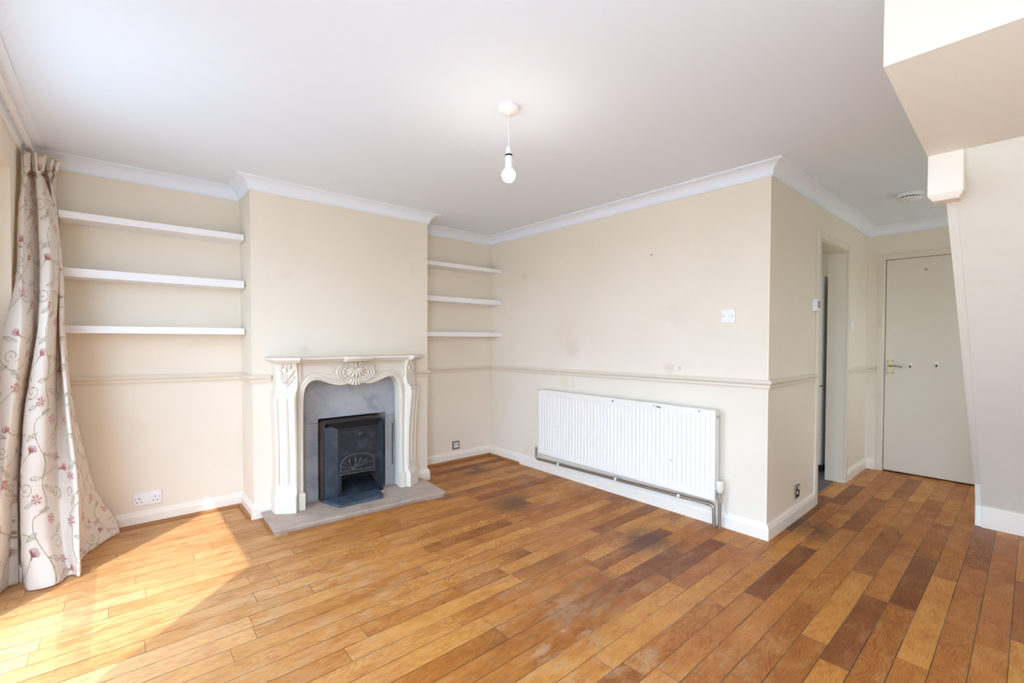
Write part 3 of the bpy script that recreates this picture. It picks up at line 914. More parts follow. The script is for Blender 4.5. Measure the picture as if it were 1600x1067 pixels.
mb.prism([(IY + 0.004, IZ1 - 0.012), (BY, bz1), (BY + 0.012, bz1), (BY + 0.012, IZ1 - 0.012)], 'x', IX0 + 0.035, IX1 - 0.030)
mb.build('hood', M['iron_dark'], ins)
mb = MB()   # back plate with the ash opening
oz0, oz1, ox0, ox1 = 0.070, 0.203, 1.262, 1.534
mb.box(bx0, bx1, BY, BY + 0.012, oz1, 0.60)
mb.box(bx0, ox0, BY, BY + 0.012, HZ, oz1); mb.box(ox1, bx1, BY, BY + 0.012, HZ, oz1); mb.box(ox0, ox1, BY, BY + 0.012, HZ, oz0)
bp = mb.build('back_plate', M['iron'], ins)
mb = MB()
mb.tube([(bx0 + 0.004, BY - 0.001, bz1 - 0.014), (bx1 - 0.004, BY - 0.001, bz1 - 0.014)], 0.003, 6)
mb.build('rib', M['iron'], bp, smooth=60)
mb = MB()
mb.tube([(bx0 + 0.018, BY - 0.001, HZ + 0.02), (bx0 + 0.018, BY - 0.001, 0.36)], 0.003, 6)
mb.build('rib', M['iron'], bp, smooth=60)
mb = MB(); mb.box(ox0 - 0.02, ox1 + 0.02, 3.55, 3.56, HZ + 0.005, oz1 + 0.02); mb.build('ash_box', M['soot'], ins)
mb = MB(); mb.prism([(BY + 0.013, HZ + 0.006), (BY + 0.013, 0.072), (3.548, 0.120), (3.548, HZ + 0.006)], 'x', ox0 - 0.015, ox1 + 0.015); mb.build('ash_slope', M['iron'], ins)
mb = MB()
mb.lathe([(0.0, -0.016), (0.014, -0.016), (0.020, -0.014), (0.024, -0.010), (0.024, 0.0)], (1.414, BY, 0.497), 'y', 28)
kn = mb.build('damper_knob', M['iron'], ins, smooth=40)
mb = MB(); mb.tube([(1.402, BY - 0.018, 0.489), (1.426, BY - 0.018, 0.505)], 0.0035, 6); mb.build('grip', M['iron'], kn, smooth=60)
# scrolled fret
fy = BY - 0.012
mb = MB()
mb.tube([(1.242, fy, 0.236), (1.52, fy, 0.228)], 0.006, 8)
mb.tube([(1.240, fy + 0.002, 0.213), (1.522, fy + 0.002, 0.206)], 0.0055, 8)
crest = [(1.252, 0.240), (1.252, 0.275), (1.262, 0.312), (1.295, 0.340), (1.345, 0.354), (1.40, 0.354), (1.46, 0.342), (1.50, 0.322), (1.514, 0.285), (1.512, 0.235)]
mb.tube([(x, fy, z) for x, z in crest], 0.0055, 8)
root = (1.345, 0.245)
for th, L in ((-1.15, 0.082), (-0.72, 0.090), (-0.28, 0.086), (0.22, 0.088), (0.66, 0.098), (1.02, 0.118), (1.27, 0.148)):
    pts = []
    for i in range(9):
        u = i / 8
        pts.append((root[0] + math.sin(th) * L * u + 0.010 * math.sin(u * PI) * (1 if th > 0 else -1) * math.cos(th), fy, root[1] + math.cos(th) * L * u * 0.92))
    ex, ez = pts[-1][0], pts[-1][2]
    d = 1 if th > 0 else -1
    r = 0.013
    for i in range(1, 10):
        a = i * 0.62
        q = r * (1 - i / 13)
        pts.append((ex + d * (q * math.sin(a)) + d * 0.0, fy, ez - r + q * math.cos(a)))
    mb.tube(pts, [0.0048] * 9 + [0.0045 - i * 0.0002 for i in range(9)], 6)
mb.blob((1.345, fy, 0.245), (0.014, 0.008, 0.012))
mb.build('scrolled_fret', M['fret'], ins, smooth=60)
mb = MB()
tp = [(1.114, IY + 0.002), (1.166, 3.178), (1.484, 3.168), (1.505, 3.20), (1.530, IY + 0.002)]
mb.prism(tp, 'z', HZ + 0.001, 0.064, 0.003)
tr = mb.build('ash_tray', M['iron_tray'], ins)
mb = MB(); mb.prism([(1.268, IY), (1.29, 3.1742), (1.2915, 3.1742), (1.2695, IY)], 'z', 0.063, 0.0645); mb.build('joint', M['hole'], tr)

# ------------------------------------------------------------------ radiator with pipes
RY0, RY1, RZ0, RZ1, RX = 1.350, 3.000, 0.180, 0.772, 2.926
rad = thing('radiator', (RX + 0.04, (RY0 + RY1) / 2, 0.45), 'long white ribbed panel radiator on the cream wall', 'radiator')
pitch = 0.0333
nrib = int((RY1 - RY0 - 0.045) / pitch)
ys0 = (RY0 + RY1) / 2 - nrib * pitch / 2
ylist = [RY0, RY0 + 0.004, RY0 + 0.015]
for i in range(nrib):
    b = ys0 + i * pitch
    ylist += [b + pitch * q for q in (0.0, 0.14, 0.28, 0.40, 0.60, 0.72, 0.86)]
ylist += [ys0 + nrib * pitch, RY1 - 0.015, RY1 - 0.004, RY1]
def groove(y):
    u = (y - ys0) / pitch
    if u < 0 or u > nrib: return 0.0
    u -= math.floor(u)
    d = abs(u - 0.5)
    return 0.0 if d > 0.37 else (0.006 if d < 0.11 else 0.006 * (0.37 - d) / 0.26)
zl = [RZ0, RZ0 + 0.004, RZ0 + 0.032, RZ0 + 0.040, RZ0 + 0.050, RZ0 + 0.064, RZ1 - 0.074, RZ1 - 0.060, RZ1 - 0.050, RZ1 - 0.040, RZ1 - 0.010, RZ1 - 0.003]
def zmask(z):
    if z < RZ0 + 0.036 or z > RZ1 - 0.045: return 0.0
    if RZ0 + 0.06 < z < RZ1 - 0.07: return 1.0
    return 0.6
mb = MB()
rings = []
for z in zl:
    e = 0.006 if z in (zl[0],) else 0.0
    rings.append([(RX + groove(y) * zmask(z) + e + (0.004 if y in (RY0, RY1) else 0.0), y, z) for y in ylist] + [(RX + 0.014, RY1, z), (RX + 0.014, RY0, z)])
mb.loft(rings)
fp = mb.build('front_panel', M['rad'], rad, smooth=50)
for y, z, a, b in ((2.160, 0.753, 0.006, 0.006), (1.800, 0.757, 0.004, 0.003), (1.770, 0.752, 0.012, 0.0035), (1.752, 0.749, 0.008, 0.004), (1.661, 0.388, 0.0035, 0.0035), (2.98, 0.765, 0.012, 0.003), (1.46, 0.757, 0.006, 0.003)):
    mb = MB(); mb.box(RX - 0.0006, RX + 0.001, y - a, y + a, z - b, z + b, 0.0003, 1)
    mb.build('paint_chip', M['chip'], fp)
mb = MB(); mb.box(RX + 0.014, RX + 0.022, RY0 + 0.004, RY1 - 0.004, RZ0 + 0.012, RZ1 - 0.012)
n = 46
for i in range(n):
    y = RY0 + 0.03 + i * (RY1 - RY0 - 0.06) / (n - 1)
    mb.box(RX + 0.022, RX + 0.044, y - 0.0008, y + 0.0008, RZ0 + 0.03, RZ1 - 0.03)
mb.build('convector_fins', M['rad'], rad)
mb = MB()
mb.box(RX + 0.004, RX + 0.052, RY0 + 0.001, RY1 - 0.001, RZ1 - 0.003, RZ1, 0.001)
mb.build('top_grille', M['rad'], rad)
for y in (RY0, RY1 - 0.003):
    mb = MB(); mb.box(RX + 0.010, RX + 0.052, y, y + 0.003, RZ0 + 0.03, RZ1, 0.001)
    mb.build('side_panel', M['rad'], rad)
for y in (1.62, 2.74):
    mb = MB(); mb.box(RX + 0.022, XR - 0.0005, y - 0.015, y + 0.015, RZ0 + 0.08, RZ1 - 0.06); mb.build('wall_bracket', M['rad'], rad)
mb = MB(); mb.lathe([(0.009, -0.010), (0.009, 0.0)], (RX + 0.032, RY0, RZ1 - 0.045), 'y', 6); mb.build('bleed_plug', M['chrome'], rad)
# valve at the right-hand end
vy, vx = 1.331, 2.962
vz = 0.212
val = mb = MB()
mb.tube([(vx, RY0 + 0.004, vz), (vx, vy + 0.004, vz)], 0.0085, 12)
mb.lathe([(0.012, -0.012), (0.014, -0.008), (0.014, 0.004), (0.011, 0.007)], (vx, RY0 - 0.006, vz), 'y', 6)
mb.tube([(vx, vy, vz - 0.035), (vx, vy, vz + 0.024)], 0.011, 14)
mb.lathe([(0.013, -0.010), (0.013, 0.008)], (vx, vy, vz - 0.028), 'z', 6)
v = mb.build('valve_body', M['chrome'], rad, smooth=40)
mb = MB()
mb.lathe([(0.012, 0.232), (0.0165, 0.236), (0.0185, 0.246), (0.0215, 0.254), (0.0225, 0.275), (0.0225, 0.302), (0.0205, 0.309), (0.014, 0.312), (0.0, 0.312)], (vx, vy, 0), 'z', 28)
for q in range(14):
    a = q / 14 * 2 * PI
    mb.tube([(vx + 0.0225 * math.cos(a), vy + 0.0225 * math.sin(a), 0.262), (vx + 0.0225 * math.cos(a), vy + 0.0225 * math.sin(a), 0.300)], 0.0018, 6)
mb.build('thermostatic_head', M['plastic_cream'], v, smooth=50)
# lockshield and tail at the left-hand end
mb = MB()
mb.tube([(2.962, RY1 - 0.004, 0.205), (2.962, RY1 + 0.05, 0.205)], 0.0085, 10)
mb.tube([(2.962, RY1 + 0.056, 0.180), (2.962, RY1 + 0.056, 0.225)], 0.010, 10)
mb.build('lockshield_valve', M['chrome'], rad, smooth=50)

fpipe = thing('heating_pipe', (2.975, 2.2, 0.11), 'dull metal heating pipe running below the radiator into the floor', 'pipe')
def bend(pts, r, n=6):
    pts = [Vector(p) for p in pts]
    out = [pts[0]]
    for a, b, c in zip(pts, pts[1:], pts[2:]):
        u = (a - b).normalized(); w = (c - b).normalized()
        for i in range(n + 1):
            t = i / n
            out.append((b + u * r) * (1 - t) ** 2 + b * 2 * t * (1 - t) + (b + w * r) * t ** 2)
    out.append(pts[-1])
    return out
mb = MB()
mb.tube(bend([(2.962, RY1 + 0.056, 0.1795), (2.962, RY1 + 0.056, 0.114), (2.962, 1.372, 0.144), (2.962, 1.366, 0.0005)], 0.028), 0.0105, 12)
mb.build('pipe_run', M['steel'], fpipe, smooth=60)
for y in (2.767, 2.150, 1.617):
    z = 0.114 + (3.056 - y) / (3.056 - 1.372) * 0.030
    mb = MB()
    mb.lathe([(0.0145, -0.009), (0.0145, 0.009)], (2.962, y, z), 'y', 16)
    mb.box(2.962, XR - 0.0005, y - 0.009, y + 0.009, z - 0.008, z + 0.008, 0.001)
    mb.build('clip', M['plastic'], fpipe)
mb = MB()
mb.lathe([(0.013, -0.012), (0.013, 0.012)], (2.962, 1.41, 0.1433), 'y', 14)
mb.build('coupling', M['steel'], fpipe, smooth=40)
sp = thing('supply_pipe', (vx, vy, 0.0), 'vertical metal pipe rising from the floor to the radiator thermostat valve', 'pipe')
mb = MB(); mb.tube([(vx, vy, 0.0005), (vx, vy, vz - 0.036)], 0.0100, 14); mb.build('pipe', M['steel'], sp, smooth=60)

# ------------------------------------------------------------------ electrical plates
def plate_pts(axis, wall, u0, u1, z0, z1, depth):
    if axis == 'y': return (u0, u1, wall - depth, wall, z0, z1)
    return (wall - depth, wall, u0, u1, z0, z1)
ds = thing('double_socket', (0.142, YB, 0.177), 'white double power socket low on the left alcove wall', 'power socket')
mb = MB(); mb.box(0.069, 0.216, YB - 0.010, YB - 0.0003, 0.134, 0.221, 0.003); fpl = mb.build('face_plate', M['plastic'], ds)
for c in (0.101, 0.184):
    mb = MB(); mb.box(c - 0.0022, c + 0.0022, YB - 0.0104, YB - 0.0095, 0.1755, 0.1855); mb.build('pin_hole', M['hole'], fpl)
    for d in (-0.011, 0.011):
        mb = MB(); mb.box(c + d - 0.004, c + d + 0.004, YB - 0.0104, YB - 0.0095, 0.154, 0.159); mb.build('pin_hole', M['hole'], fpl)
for c in (0.081, 0.204):
    mb = MB(); mb.lathe([(0.0032, -0.0007), (0.0032, 0.0)], (c, YB - 0.010, 0.1775), 'y', 10); mb.build('screw', M['plastic_grey'], fpl)
for c in (0.129, 0.152):
    mb = MB(); mb.box(c - 0.006, c + 0.006, YB - 0.0125, YB - 0.0095, 0.187, 0.208, 0.001); mb.build('rocker', M['plastic'], ds)

ss = thing('metal_socket', (2.578, YB, 0.165), 'small square metal aerial socket low in the right alcove', 'wall socket')
mb = MB(); mb.box(2.535, 2.621, YB - 0.006, YB - 0.0003, 0.118, 0.204, 0.002); fpl = mb.build('face_plate', M['steel'], ss)
mb = MB(); mb.box(2.553, 2.603, YB - 0.0085, YB - 0.0055, 0.137, 0.183, 0.001); mb.build('module', M['plastic'], ss)
for x in (2.568, 2.588):
    mb = MB(); mb.lathe([(0.006, -0.0005), (0.006, 0.001)], (x, YB - 0.0085, 0.166), 'y', 12); mb.build('port', M['hole'], ss)

hs = thing('steel_socket', (3.546, YH, 0.187), 'brushed steel single socket low on the hall wall', 'power socket')
mb = MB(); mb.box(3.503, 3.589, YH - 0.008, YH - 0.0003, 0.142, 0.232, 0.002); fpl = mb.build('face_plate', M['steel'], hs)
mb = MB(); mb.box(3.513, 3.579, YH - 0.0086, YH - 0.0075, 0.150, 0.205); ib = mb.build('insert', M['hole'], fpl)
mb = MB(); mb.box(3.558, 3.572, YH - 0.011, YH - 0.0080, 0.198, 0.222, 0.001); mb.build('rocker', M['plastic'], hs)
mb = MB(); mb.box(3.528, 3.552, YH - 0.0105, YH - 0.0080, 0.168, 0.192, 0.001); mb.build('socket_face', M['plastic'], hs)

ls = thing('light_switch', (XR, 1.311, 1.388), 'white single light switch on the wall above the right end of the radiator', 'light switch')
mb = MB(); mb.box(XR - 0.009, XR - 0.0003, 1.268, 1.354, 1.346, 1.432, 0.003); fpl = mb.build('face_plate', M['plastic'], ls)
mb = MB(); mb.box(XR - 0.0125, XR - 0.008, 1.303, 1.319, 1.375, 1.403, 0.0015); mb.build('rocker', M['plastic'], ls)
for y in (1.281, 1.341):
    mb = MB(); mb.lathe([(0.004, -0.0006), (0.004, 0.0)], (XR - 0.009, y, 1.389), 'x', 10); mb.build('screw', M['plastic_grey'], fpl)

th_ = thing('room_thermostat', (3.86, YH, 1.487), 'small white room thermostat beside the kitchen doorway', 'thermostat')
mb = MB(); mb.box(3.822, 3.906, YH - 0.030, YH - 0.0003, 1.445, 1.533, 0.004); mb.build('body', M['plastic'], th_)
mb = MB(); mb.box(3.850, 3.896, YH - 0.0312, YH - 0.029, 1.470, 1.520, 0.0006); mb.build('display', M['plastic_grey'], th_)
mb = MB(); mb.box(3.832, 3.852, YH - 0.0325, YH - 0.029, 1.450, 1.463, 0.001); mb.build('button', M['plastic'], th_)

h2 = thing('hall_switch', (4.915, YH, 1.365), 'white switch plate on the shaded hall wall beyond the doorway', 'light switch')
mb = MB(); mb.box(4.872, 4.958, YH - 0.009, YH - 0.0003, 1.325, 1.411, 0.003); mb.build('face_plate', M['plastic'], h2)
for x in (4.900, 4.930):
    mb = MB(); mb.box(x - 0.007, x + 0.007, YH - 0.013, YH - 0.008, 1.352, 1.384, 0.0015); mb.build('rocker', M['plastic'], h2)

def coat_hook(y, z, label):
    o = thing('coat_hook', (xf, y, z), label, 'hook', 'hooks on the hall door')
    mb = MB(); mb.box(xf - 0.006, xf - 0.0002, y - 0.013, y + 0.013, z - 0.014, z + 0.020, 0.003); mb.build('back_plate', M['plastic'], o)
    mb = MB(); mb.tube([(xf - 0.006, y, z - 0.004), (xf - 0.012, y, z - 0.018), (xf - 0.020, y, z - 0.018), (xf - 0.024, y, z - 0.008)], [0.006, 0.006, 0.005, 0.0045], 8)
    mb.build('prong', M['hole'], o, smooth=60)
coat_hook(0.743, 1.010, 'white adhesive hook on the hall door, the one next to the lever handle')
coat_hook(0.566, 1.024, 'white adhesive hook on the hall door, the one farther from the handle')

# ------------------------------------------------------------------ fridge in the kitchen
fr = thing('fridge_freezer', (5.25, 1.57, 0.0), 'tall white fridge freezer glimpsed through the kitchen doorway', 'fridge')
mb = MB(); mb.box(5.00, 5.55, 1.292, 1.85, 0.055, 1.835, 0.006); mb.build('cabinet', M['fridge_side'], fr)
mb = MB(); mb.box(4.945, 4.993, 1.292, 1.85, 0.070, 0.800, 0.008); mb.build('freezer_door', M['fridge'], fr)
mb = MB(); mb.box(4.945, 4.993, 1.292, 1.85, 0.812, 1.835, 0.008); mb.build('fridge_door', M['fridge'], fr)
mb = MB(); mb.box(5.02, 5.53, 1.30, 1.84, -0.0015, 0.056); mb.build('plinth', M['black'], fr)
mb = MB(); mb.box(4.992, 5.001, 1.300, 1.842, 0.08, 1.825); mb.build('door_seal', M['plastic_grey'], fr)

# ------------------------------------------------------------------ curtain track
ct = thing('curtain_track', (-0.345, 1.5, 2.262), 'slim white curtain track under the window wall coving', 'curtain track')
mb = MB(); mb.box(-0.356, -0.338, -0.9, 3.70, 2.252, 2.272, 0.002); mb.build('rail', M['plastic'], ct)
mb = MB(); mb.box(-0.358, -0.336, 3.695, 3.715, 2.248, 2.274, 0.003); mb.build('end_stop', M['black'], ct)
for y in (-0.5, 0.4, 1.3, 2.2, 3.1, 3.6):
    mb = MB(); mb.box(XL + 0.002, -0.350, y - 0.012, y + 0.012, 2.258, 2.268); mb.build('bracket', M['plastic'], ct)

# ------------------------------------------------------------------ floral curtain
CURTAIN = [
    [(-0.372, 3.534, 2.209), (-0.369, 3.496, 2.077), (-0.372, 3.444, 1.845), (-0.372, 3.338, 1.507), (-0.406, 3.25, 1.253), (-0.436, 3.262, 0.884), (-0.462, 3.275, 0.516), (-0.462, 3.278, 0.241), (-0.462, 3.263, 0.006)],
    [(-0.358, 3.543, 2.217), (-0.351, 3.502, 2.083), (-0.354, 3.418, 1.847), (-0.352, 3.283, 1.506), (-0.344, 3.17, 1.253), (-0.378, 3.19, 0.887), (-0.413, 3.212, 0.521), (-0.429, 3.22, 0.246), (-0.439, 3.222, 0.006)],
    [(-0.349, 3.642, 2.247), (-0.343, 3.614, 2.114), (-0.321, 3.538, 1.877), (-0.311, 3.442, 1.525), (-0.318, 3.378, 1.255), (-0.362, 3.4, 0.86), (-0.372, 3.417, 0.468), (-0.372, 3.407, 0.174), (-0.372, 3.379, 0.006)],
    [(-0.325, 3.567, 2.227), (-0.319, 3.535, 2.099), (-0.302, 3.455, 1.864), (-0.286, 3.339, 1.517), (-0.291, 3.263, 1.254), (-0.338, 3.268, 0.874), (-0.359, 3.251, 0.5), (-0.355, 3.221, 0.224), (-0.339, 3.186, 0.006)],
    [(-0.301, 3.6, 2.236), (-0.3, 3.57, 2.113), (-0.255, 3.458, 1.873), (-0.244, 3.337, 1.521), (-0.252, 3.256, 1.255), (-0.276, 3.251, 0.87), (-0.288, 3.235, 0.488), (-0.275, 3.205, 0.206), (-0.247, 3.168, 0.006)],
    [(-0.297, 3.729, 2.273), (-0.302, 3.715, 2.151), (-0.262, 3.633, 1.906), (-0.245, 3.545, 1.54), (-0.249, 3.491, 1.257), (-0.243, 3.422, 0.846), (-0.237, 3.353, 0.449), (-0.222, 3.292, 0.16), (-0.197, 3.244, 0.006)],
    [(-0.272, 3.667, 2.25), (-0.276, 3.649, 2.14), (-0.253, 3.572, 1.896), (-0.227, 3.462, 1.534), (-0.222, 3.388, 1.256), (-0.198, 3.326, 0.853), (-0.165, 3.255, 0.458), (-0.156, 3.217, 0.166), (-0.156, 3.201, 0.006)],
    [(-0.276, 3.724, 2.259), (-0.281, 3.714, 2.156), (-0.264, 3.662, 1.911), (-0.237, 3.58, 1.544), (-0.237, 3.533, 1.258), (-0.215, 3.487, 0.835), (-0.189, 3.437, 0.418), (-0.178, 3.407, 0.107), (-0.176, 3.397, 0.006)],
    [(-0.25, 3.688, 2.244), (-0.264, 3.689, 2.154), (-0.256, 3.655, 1.912), (-0.23, 3.588, 1.546), (-0.225, 3.55, 1.258), (-0.207, 3.616, 0.819), (-0.146, 3.643, 0.358), (-0.105, 3.666, 0.104), (-0.077, 3.643, 0.006)],
    [(-0.234, 3.674, 2.233), (-0.25, 3.679, 2.154), (-0.255, 3.66, 1.913), (-0.228, 3.601, 1.547), (-0.224, 3.569, 1.258), (-0.199, 3.697, 0.809), (-0.114, 3.772, 0.319), (-0.016, 3.771, 0.076), (-0.001, 3.763, 0.006)],
]

def catmull(P, n):
    """P: (k, ..., 3) -> n samples along axis 0"""
    P = np.asarray(P, float)
    k = P.shape[0]
    E = np.concatenate([2 * P[:1] - P[1:2], P, 2 * P[-1:] - P[-2:-1]], 0)
    t = np.linspace(0, k - 1 - 1e-9, n)
    i = t.astype(int); u = (t - i).reshape((-1,) + (1,) * (P.ndim - 1))
    p0, p1, p2, p3 = E[i], E[i + 1], E[i + 2], E[i + 3]
    return 0.5 * (2 * p1 + (p2 - p0) * u + (2 * p0 - 5 * p1 + 4 * p2 - p3) * u ** 2 + (3 * p1 - p0 - 3 * p2 + p3) * u ** 3)

NU, NV = 330, 560
G = np.array(CURTAIN)                       # columns, rows, xyz
G = catmull(G, NU)                          # along the cloth
G = catmull(np.swapaxes(G, 0, 1), NV)       # down the cloth -> (NV, NU, 3)
# cloth coordinates
hem = G[int(NV * 0.93)]
arc = np.concatenate([[0], np.cumsum(np.linalg.norm(np.diff(hem, axis=0), axis=1))]) * 1.1
su = arc                                      # metres across
zr = G[:, :, 2].mean(axis=1); tv = zr[0] - zr   # metres down
# normals of the smooth drape
dU = np.gradient(G, axis=1); dV = np.gradient(G, axis=0)
Nn = np.cross(dU, dV); Nn /= np.linalg.norm(Nn, axis=2, keepdims=True) + 1e-9
if Nn[:, :, 0].mean() < 0: Nn = -Nn
u = np.linspace(0, 1, NU)[None, :]; v = np.linspace(0, 1, NV)[:, None]
sm = lambda a, b, x: np.clip((x - a) / (b - a), 0, 1) ** 2 * (3 - 2 * np.clip((x - a) / (b - a), 0, 1))
head = 1 - sm(0.100, 0.130, v)
pleat = np.sin(2 * PI * u * 15 + 1.2 * np.sin(2 * PI * u * 3))
off = head * (0.45 + 0.75 * np.clip(1 - v / 0.11, 0, 1)) * 0.011 * pleat
off = off + np.exp(-((v - 0.118) / 0.012) ** 2) * -0.010                    # stitched tape line pulls in
soft = sm(0.12, 0.22, v)
off = off + soft * (1 - 0.5 * v) * 0.010 * np.sin(2 * PI * u * 6.0 + 2.5 * v) * (1 - sm(0.3, 0.9, v) * 0.6)
lumps = np.zeros((NV, NU))
for j in range(0, NV):
    for i in range(0, NU, 3):
        q = noise.noise((su[i] * 9.0, tv[j] * 5.0, 1.7)) * 0.008 + noise.noise((su[i] * 22.0 + tv[j] * 6, tv[j] * 14.0 - su[i] * 5, 5.1)) * 0.0045
        lumps[j, i:i + 3] = q
ker = np.array([0.25, 0.5, 0.25])
for _ in range(3):
    lumps = np.apply_along_axis(lambda r: np.convolve(np.pad(r, 1, 'edge'), ker, 'valid'), 1, lumps)
off = off + lumps * (0.35 + 0.9 * sm(0.55, 1.0, v)) * sm(0.10, 0.20, v)
V = G + Nn * off[:, :, None]
V[:, :, 2] = np.maximum(V[:, :, 2], 0.004)
lim = np.where((V[:, :, 1] > 3.30) | (V[:, :, 2] > 2.06), XL + 0.006, -0.468)
V[:, :, 0] = np.maximum(V[:, :, 0], lim)
V[:, :, 1] = np.minimum(V[:, :, 1], YB - 0.022)

# embroidered pattern painted from vines, leaves, scrolls and flowers (cloth colour, no shading)
TW, TH, RES = 0.46, 0.56, 0.0018
tw, thh = int(TW / RES), int(TH / RES)
tile = np.zeros((thh, tw, 3)); tile[:] = srgb(247, 243, 234)[:3]
yy_, xx_ = np.mgrid[0:thh, 0:tw] * RES
def stroke(pts, w, c, a=1.0):
    pts = np.asarray(pts, float)
    for ox in (-TW, 0, TW):
        for oy in (-TH, 0, TH):
            P = pts + (ox, oy)
            if P[:, 0].max() < -0.02 or P[:, 0].min() > TW + 0.02 or P[:, 1].max() < -0.02 or P[:, 1].min() > TH + 0.02: continue
            for p, q in zip(P, P[1:]):
                x0, x1 = sorted((p[0], q[0])); y0, y1 = sorted((p[1], q[1]))
                i0, i1 = int(max(0, (x0 - 0.006) / RES)), int(min(tw, (x1 + 0.006) / RES + 1))
                j0, j1 = int(max(0, (y0 - 0.006) / RES)), int(min(thh, (y1 + 0.006) / RES + 1))
                if i1 <= i0 or j1 <= j0: continue
                X, Y = xx_[j0:j1, i0:i1], yy_[j0:j1, i0:i1]
                d = q - p; L2 = max((d ** 2).sum(), 1e-12)
                s = np.clip(((X - p[0]) * d[0] + (Y - p[1]) * d[1]) / L2, 0, 1)
                dist = np.hypot(X - p[0] - s * d[0], Y - p[1] - s * d[1])
                f = (np.clip((w - dist) / 0.0016 + 0.5, 0, 1) * a)[..., None]
                tile[j0:j1, i0:i1] = tile[j0:j1, i0:i1] * (1 - f) + np.array(c) * f
def bez(p0, p1, p2, p3, n=26):
    t = np.linspace(0, 1, n)[:, None]
    p0, p1, p2, p3 = map(np.array, (p0, p1, p2, p3))
    return (1 - t) ** 3 * p0 + 3 * t * (1 - t) ** 2 * p1 + 3 * t * t * (1 - t) * p2 + t ** 3 * p3
GREEN, OLIVE, RED, PINK, PLUM = [np.array(srgb(*c)[:3]) for c in ((148, 144, 108), (138, 128, 86), (176, 44, 62), (212, 122, 130), (128, 74, 78))]
def scroll(x, y, r, a0, turn, c=OLIVE):
    t = np.linspace(0, 1, 44)
    a = a0 + turn * t * 2 * PI * 1.35
    q = r * (1 - t) ** 0.8 + 0.004
    return np.stack([x + q * np.cos(a), y + q * np.sin(a)], 1)
def leaf(x, y, a, L, c=GREEN):
    d = np.array((math.cos(a), math.sin(a))); n = np.array((-d[1], d[0])); o = np.array((x, y))
    for s in (-1, 1):
        stroke(bez(o, o + d * L * .3 + n * s * L * .22, o + d * L * .7 + n * s * L * .18, o + d * L, 14), 0.0014, c)
    stroke([o, o + d * L], 0.0011, c)
    for k in range(1, 9):
        p = o + d * L * k / 9
        wd = L * .17 * math.sin(PI * k / 9)
        stroke([p - n * wd, p + n * wd + d * 0.004], 0.0013, c, 0.45)
def fan(x, y, a, r, c1, c2):
    o = np.array((x, y))
    for k in range(-4, 5):
        b = a + k * 0.23
        stroke([o, o + np.array((math.cos(b), math.sin(b))) * r * (1 - 0.02 * k * k)], 0.0020, c1 if k % 2 else c2)
    stroke([o - np.array((math.cos(a), math.sin(a))) * 0.012, o], 0.004, GREEN)
def bloom(x, y, r, c1, c2, ph=0.0):
    o = np.array((x, y))
    for k in range(6):
        b = ph + k * PI / 3
        d = np.array((math.cos(b), math.sin(b))); n = np.array((-d[1], d[0]))
        for s in (-1, 0, 1):
            stroke([o + d * r * .25, o + d * r * .95 + n * s * r * .22], 0.0019, c1 if s else c2)
    stroke([o, o + (0.001, 0)], 0.003, srgb(236, 220, 190)[:3])
# stems
stroke(bez((0.02, 0.0), (0.10, 0.10), (-0.02, 0.22), (0.12, 0.30)), 0.0020, OLIVE)
stroke(bez((0.12, 0.30), (0.22, 0.36), (0.10, 0.47), (0.02, 0.56)), 0.0020, OLIVE)
stroke(bez((0.25, 0.02), (0.20, 0.14), (0.34, 0.20), (0.30, 0.34)), 0.0020, OLIVE)
stroke(bez((0.30, 0.34), (0.27, 0.44), (0.38, 0.50), (0.25, 0.58)), 0.0020, OLIVE)
stroke(bez((0.12, 0.30), (0.18, 0.30), (0.20, 0.26), (0.22, 0.22)), 0.0017, GREEN)
stroke(bez((0.30, 0.34), (0.36, 0.32), (0.40, 0.28), (0.43, 0.30)), 0.0017, GREEN)
stroke(bez((0.26, 0.14), (0.20, 0.10), (0.17, 0.12), (0.14, 0.10)), 0.0017, GREEN)
for a in ((0.115, 0.215, 0.036, 0.4, 1), (0.205, 0.425, 0.040, 2.6, -1), (0.375, 0.145, 0.040, 3.4, 1), (0.395, 0.44, 0.036, 1.0, -1), (0.045, 0.43, 0.030, 0.0, 1)):
    stroke(scroll(*a), 0.0017, OLIVE)
for a in ((0.06, 0.11, 0.3, 0.075), (0.10, 0.275, 2.7, 0.07), (0.12, 0.31, 0.6, 0.085), (0.07, 0.46, 2.2, 0.06), (0.255, 0.10, 2.4, 0.07), (0.295, 0.22, 0.2, 0.08),
          (0.30, 0.35, 2.9, 0.075), (0.305, 0.40, 0.5, 0.085), (0.33, 0.52, 2.6, 0.06), (0.20, 0.53, -0.6, 0.06), (0.41, 0.04, 2.0, 0.06)):
    leaf(*a)
fan(0.225, 0.215, -1.0, 0.044, PLUM, RED)
fan(0.435, 0.305, -0.4, 0.042, RED, PINK)
fan(0.14, 0.095, -2.4, 0.040, PLUM, PINK)
bloom(0.035, 0.03, 0.030, RED, PINK, 0.3)
bloom(0.155, 0.40, 0.028, RED, PINK, 0.1)
bloom(0.345, 0.02, 0.027, PINK, RED, 0.5)
bloom(0.265, 0.48, 0.029, RED, RED, 0.8)
bloom(0.405, 0.235, 0.024, PINK, PLUM, 0.2)
bloom(0.05, 0.345, 0.025, PINK, RED, 0.6)

gi = (np.mod(1.14 * su[None, :] + 0.06 + 0 * tv[:, None], TW) / RES).astype(int) % tw
gj = (np.mod(1.10 * tv[:, None] + 0.12 + 0 * su[None, :], TH) / RES).astype(int) % thh
cols = tile[gj, gi]

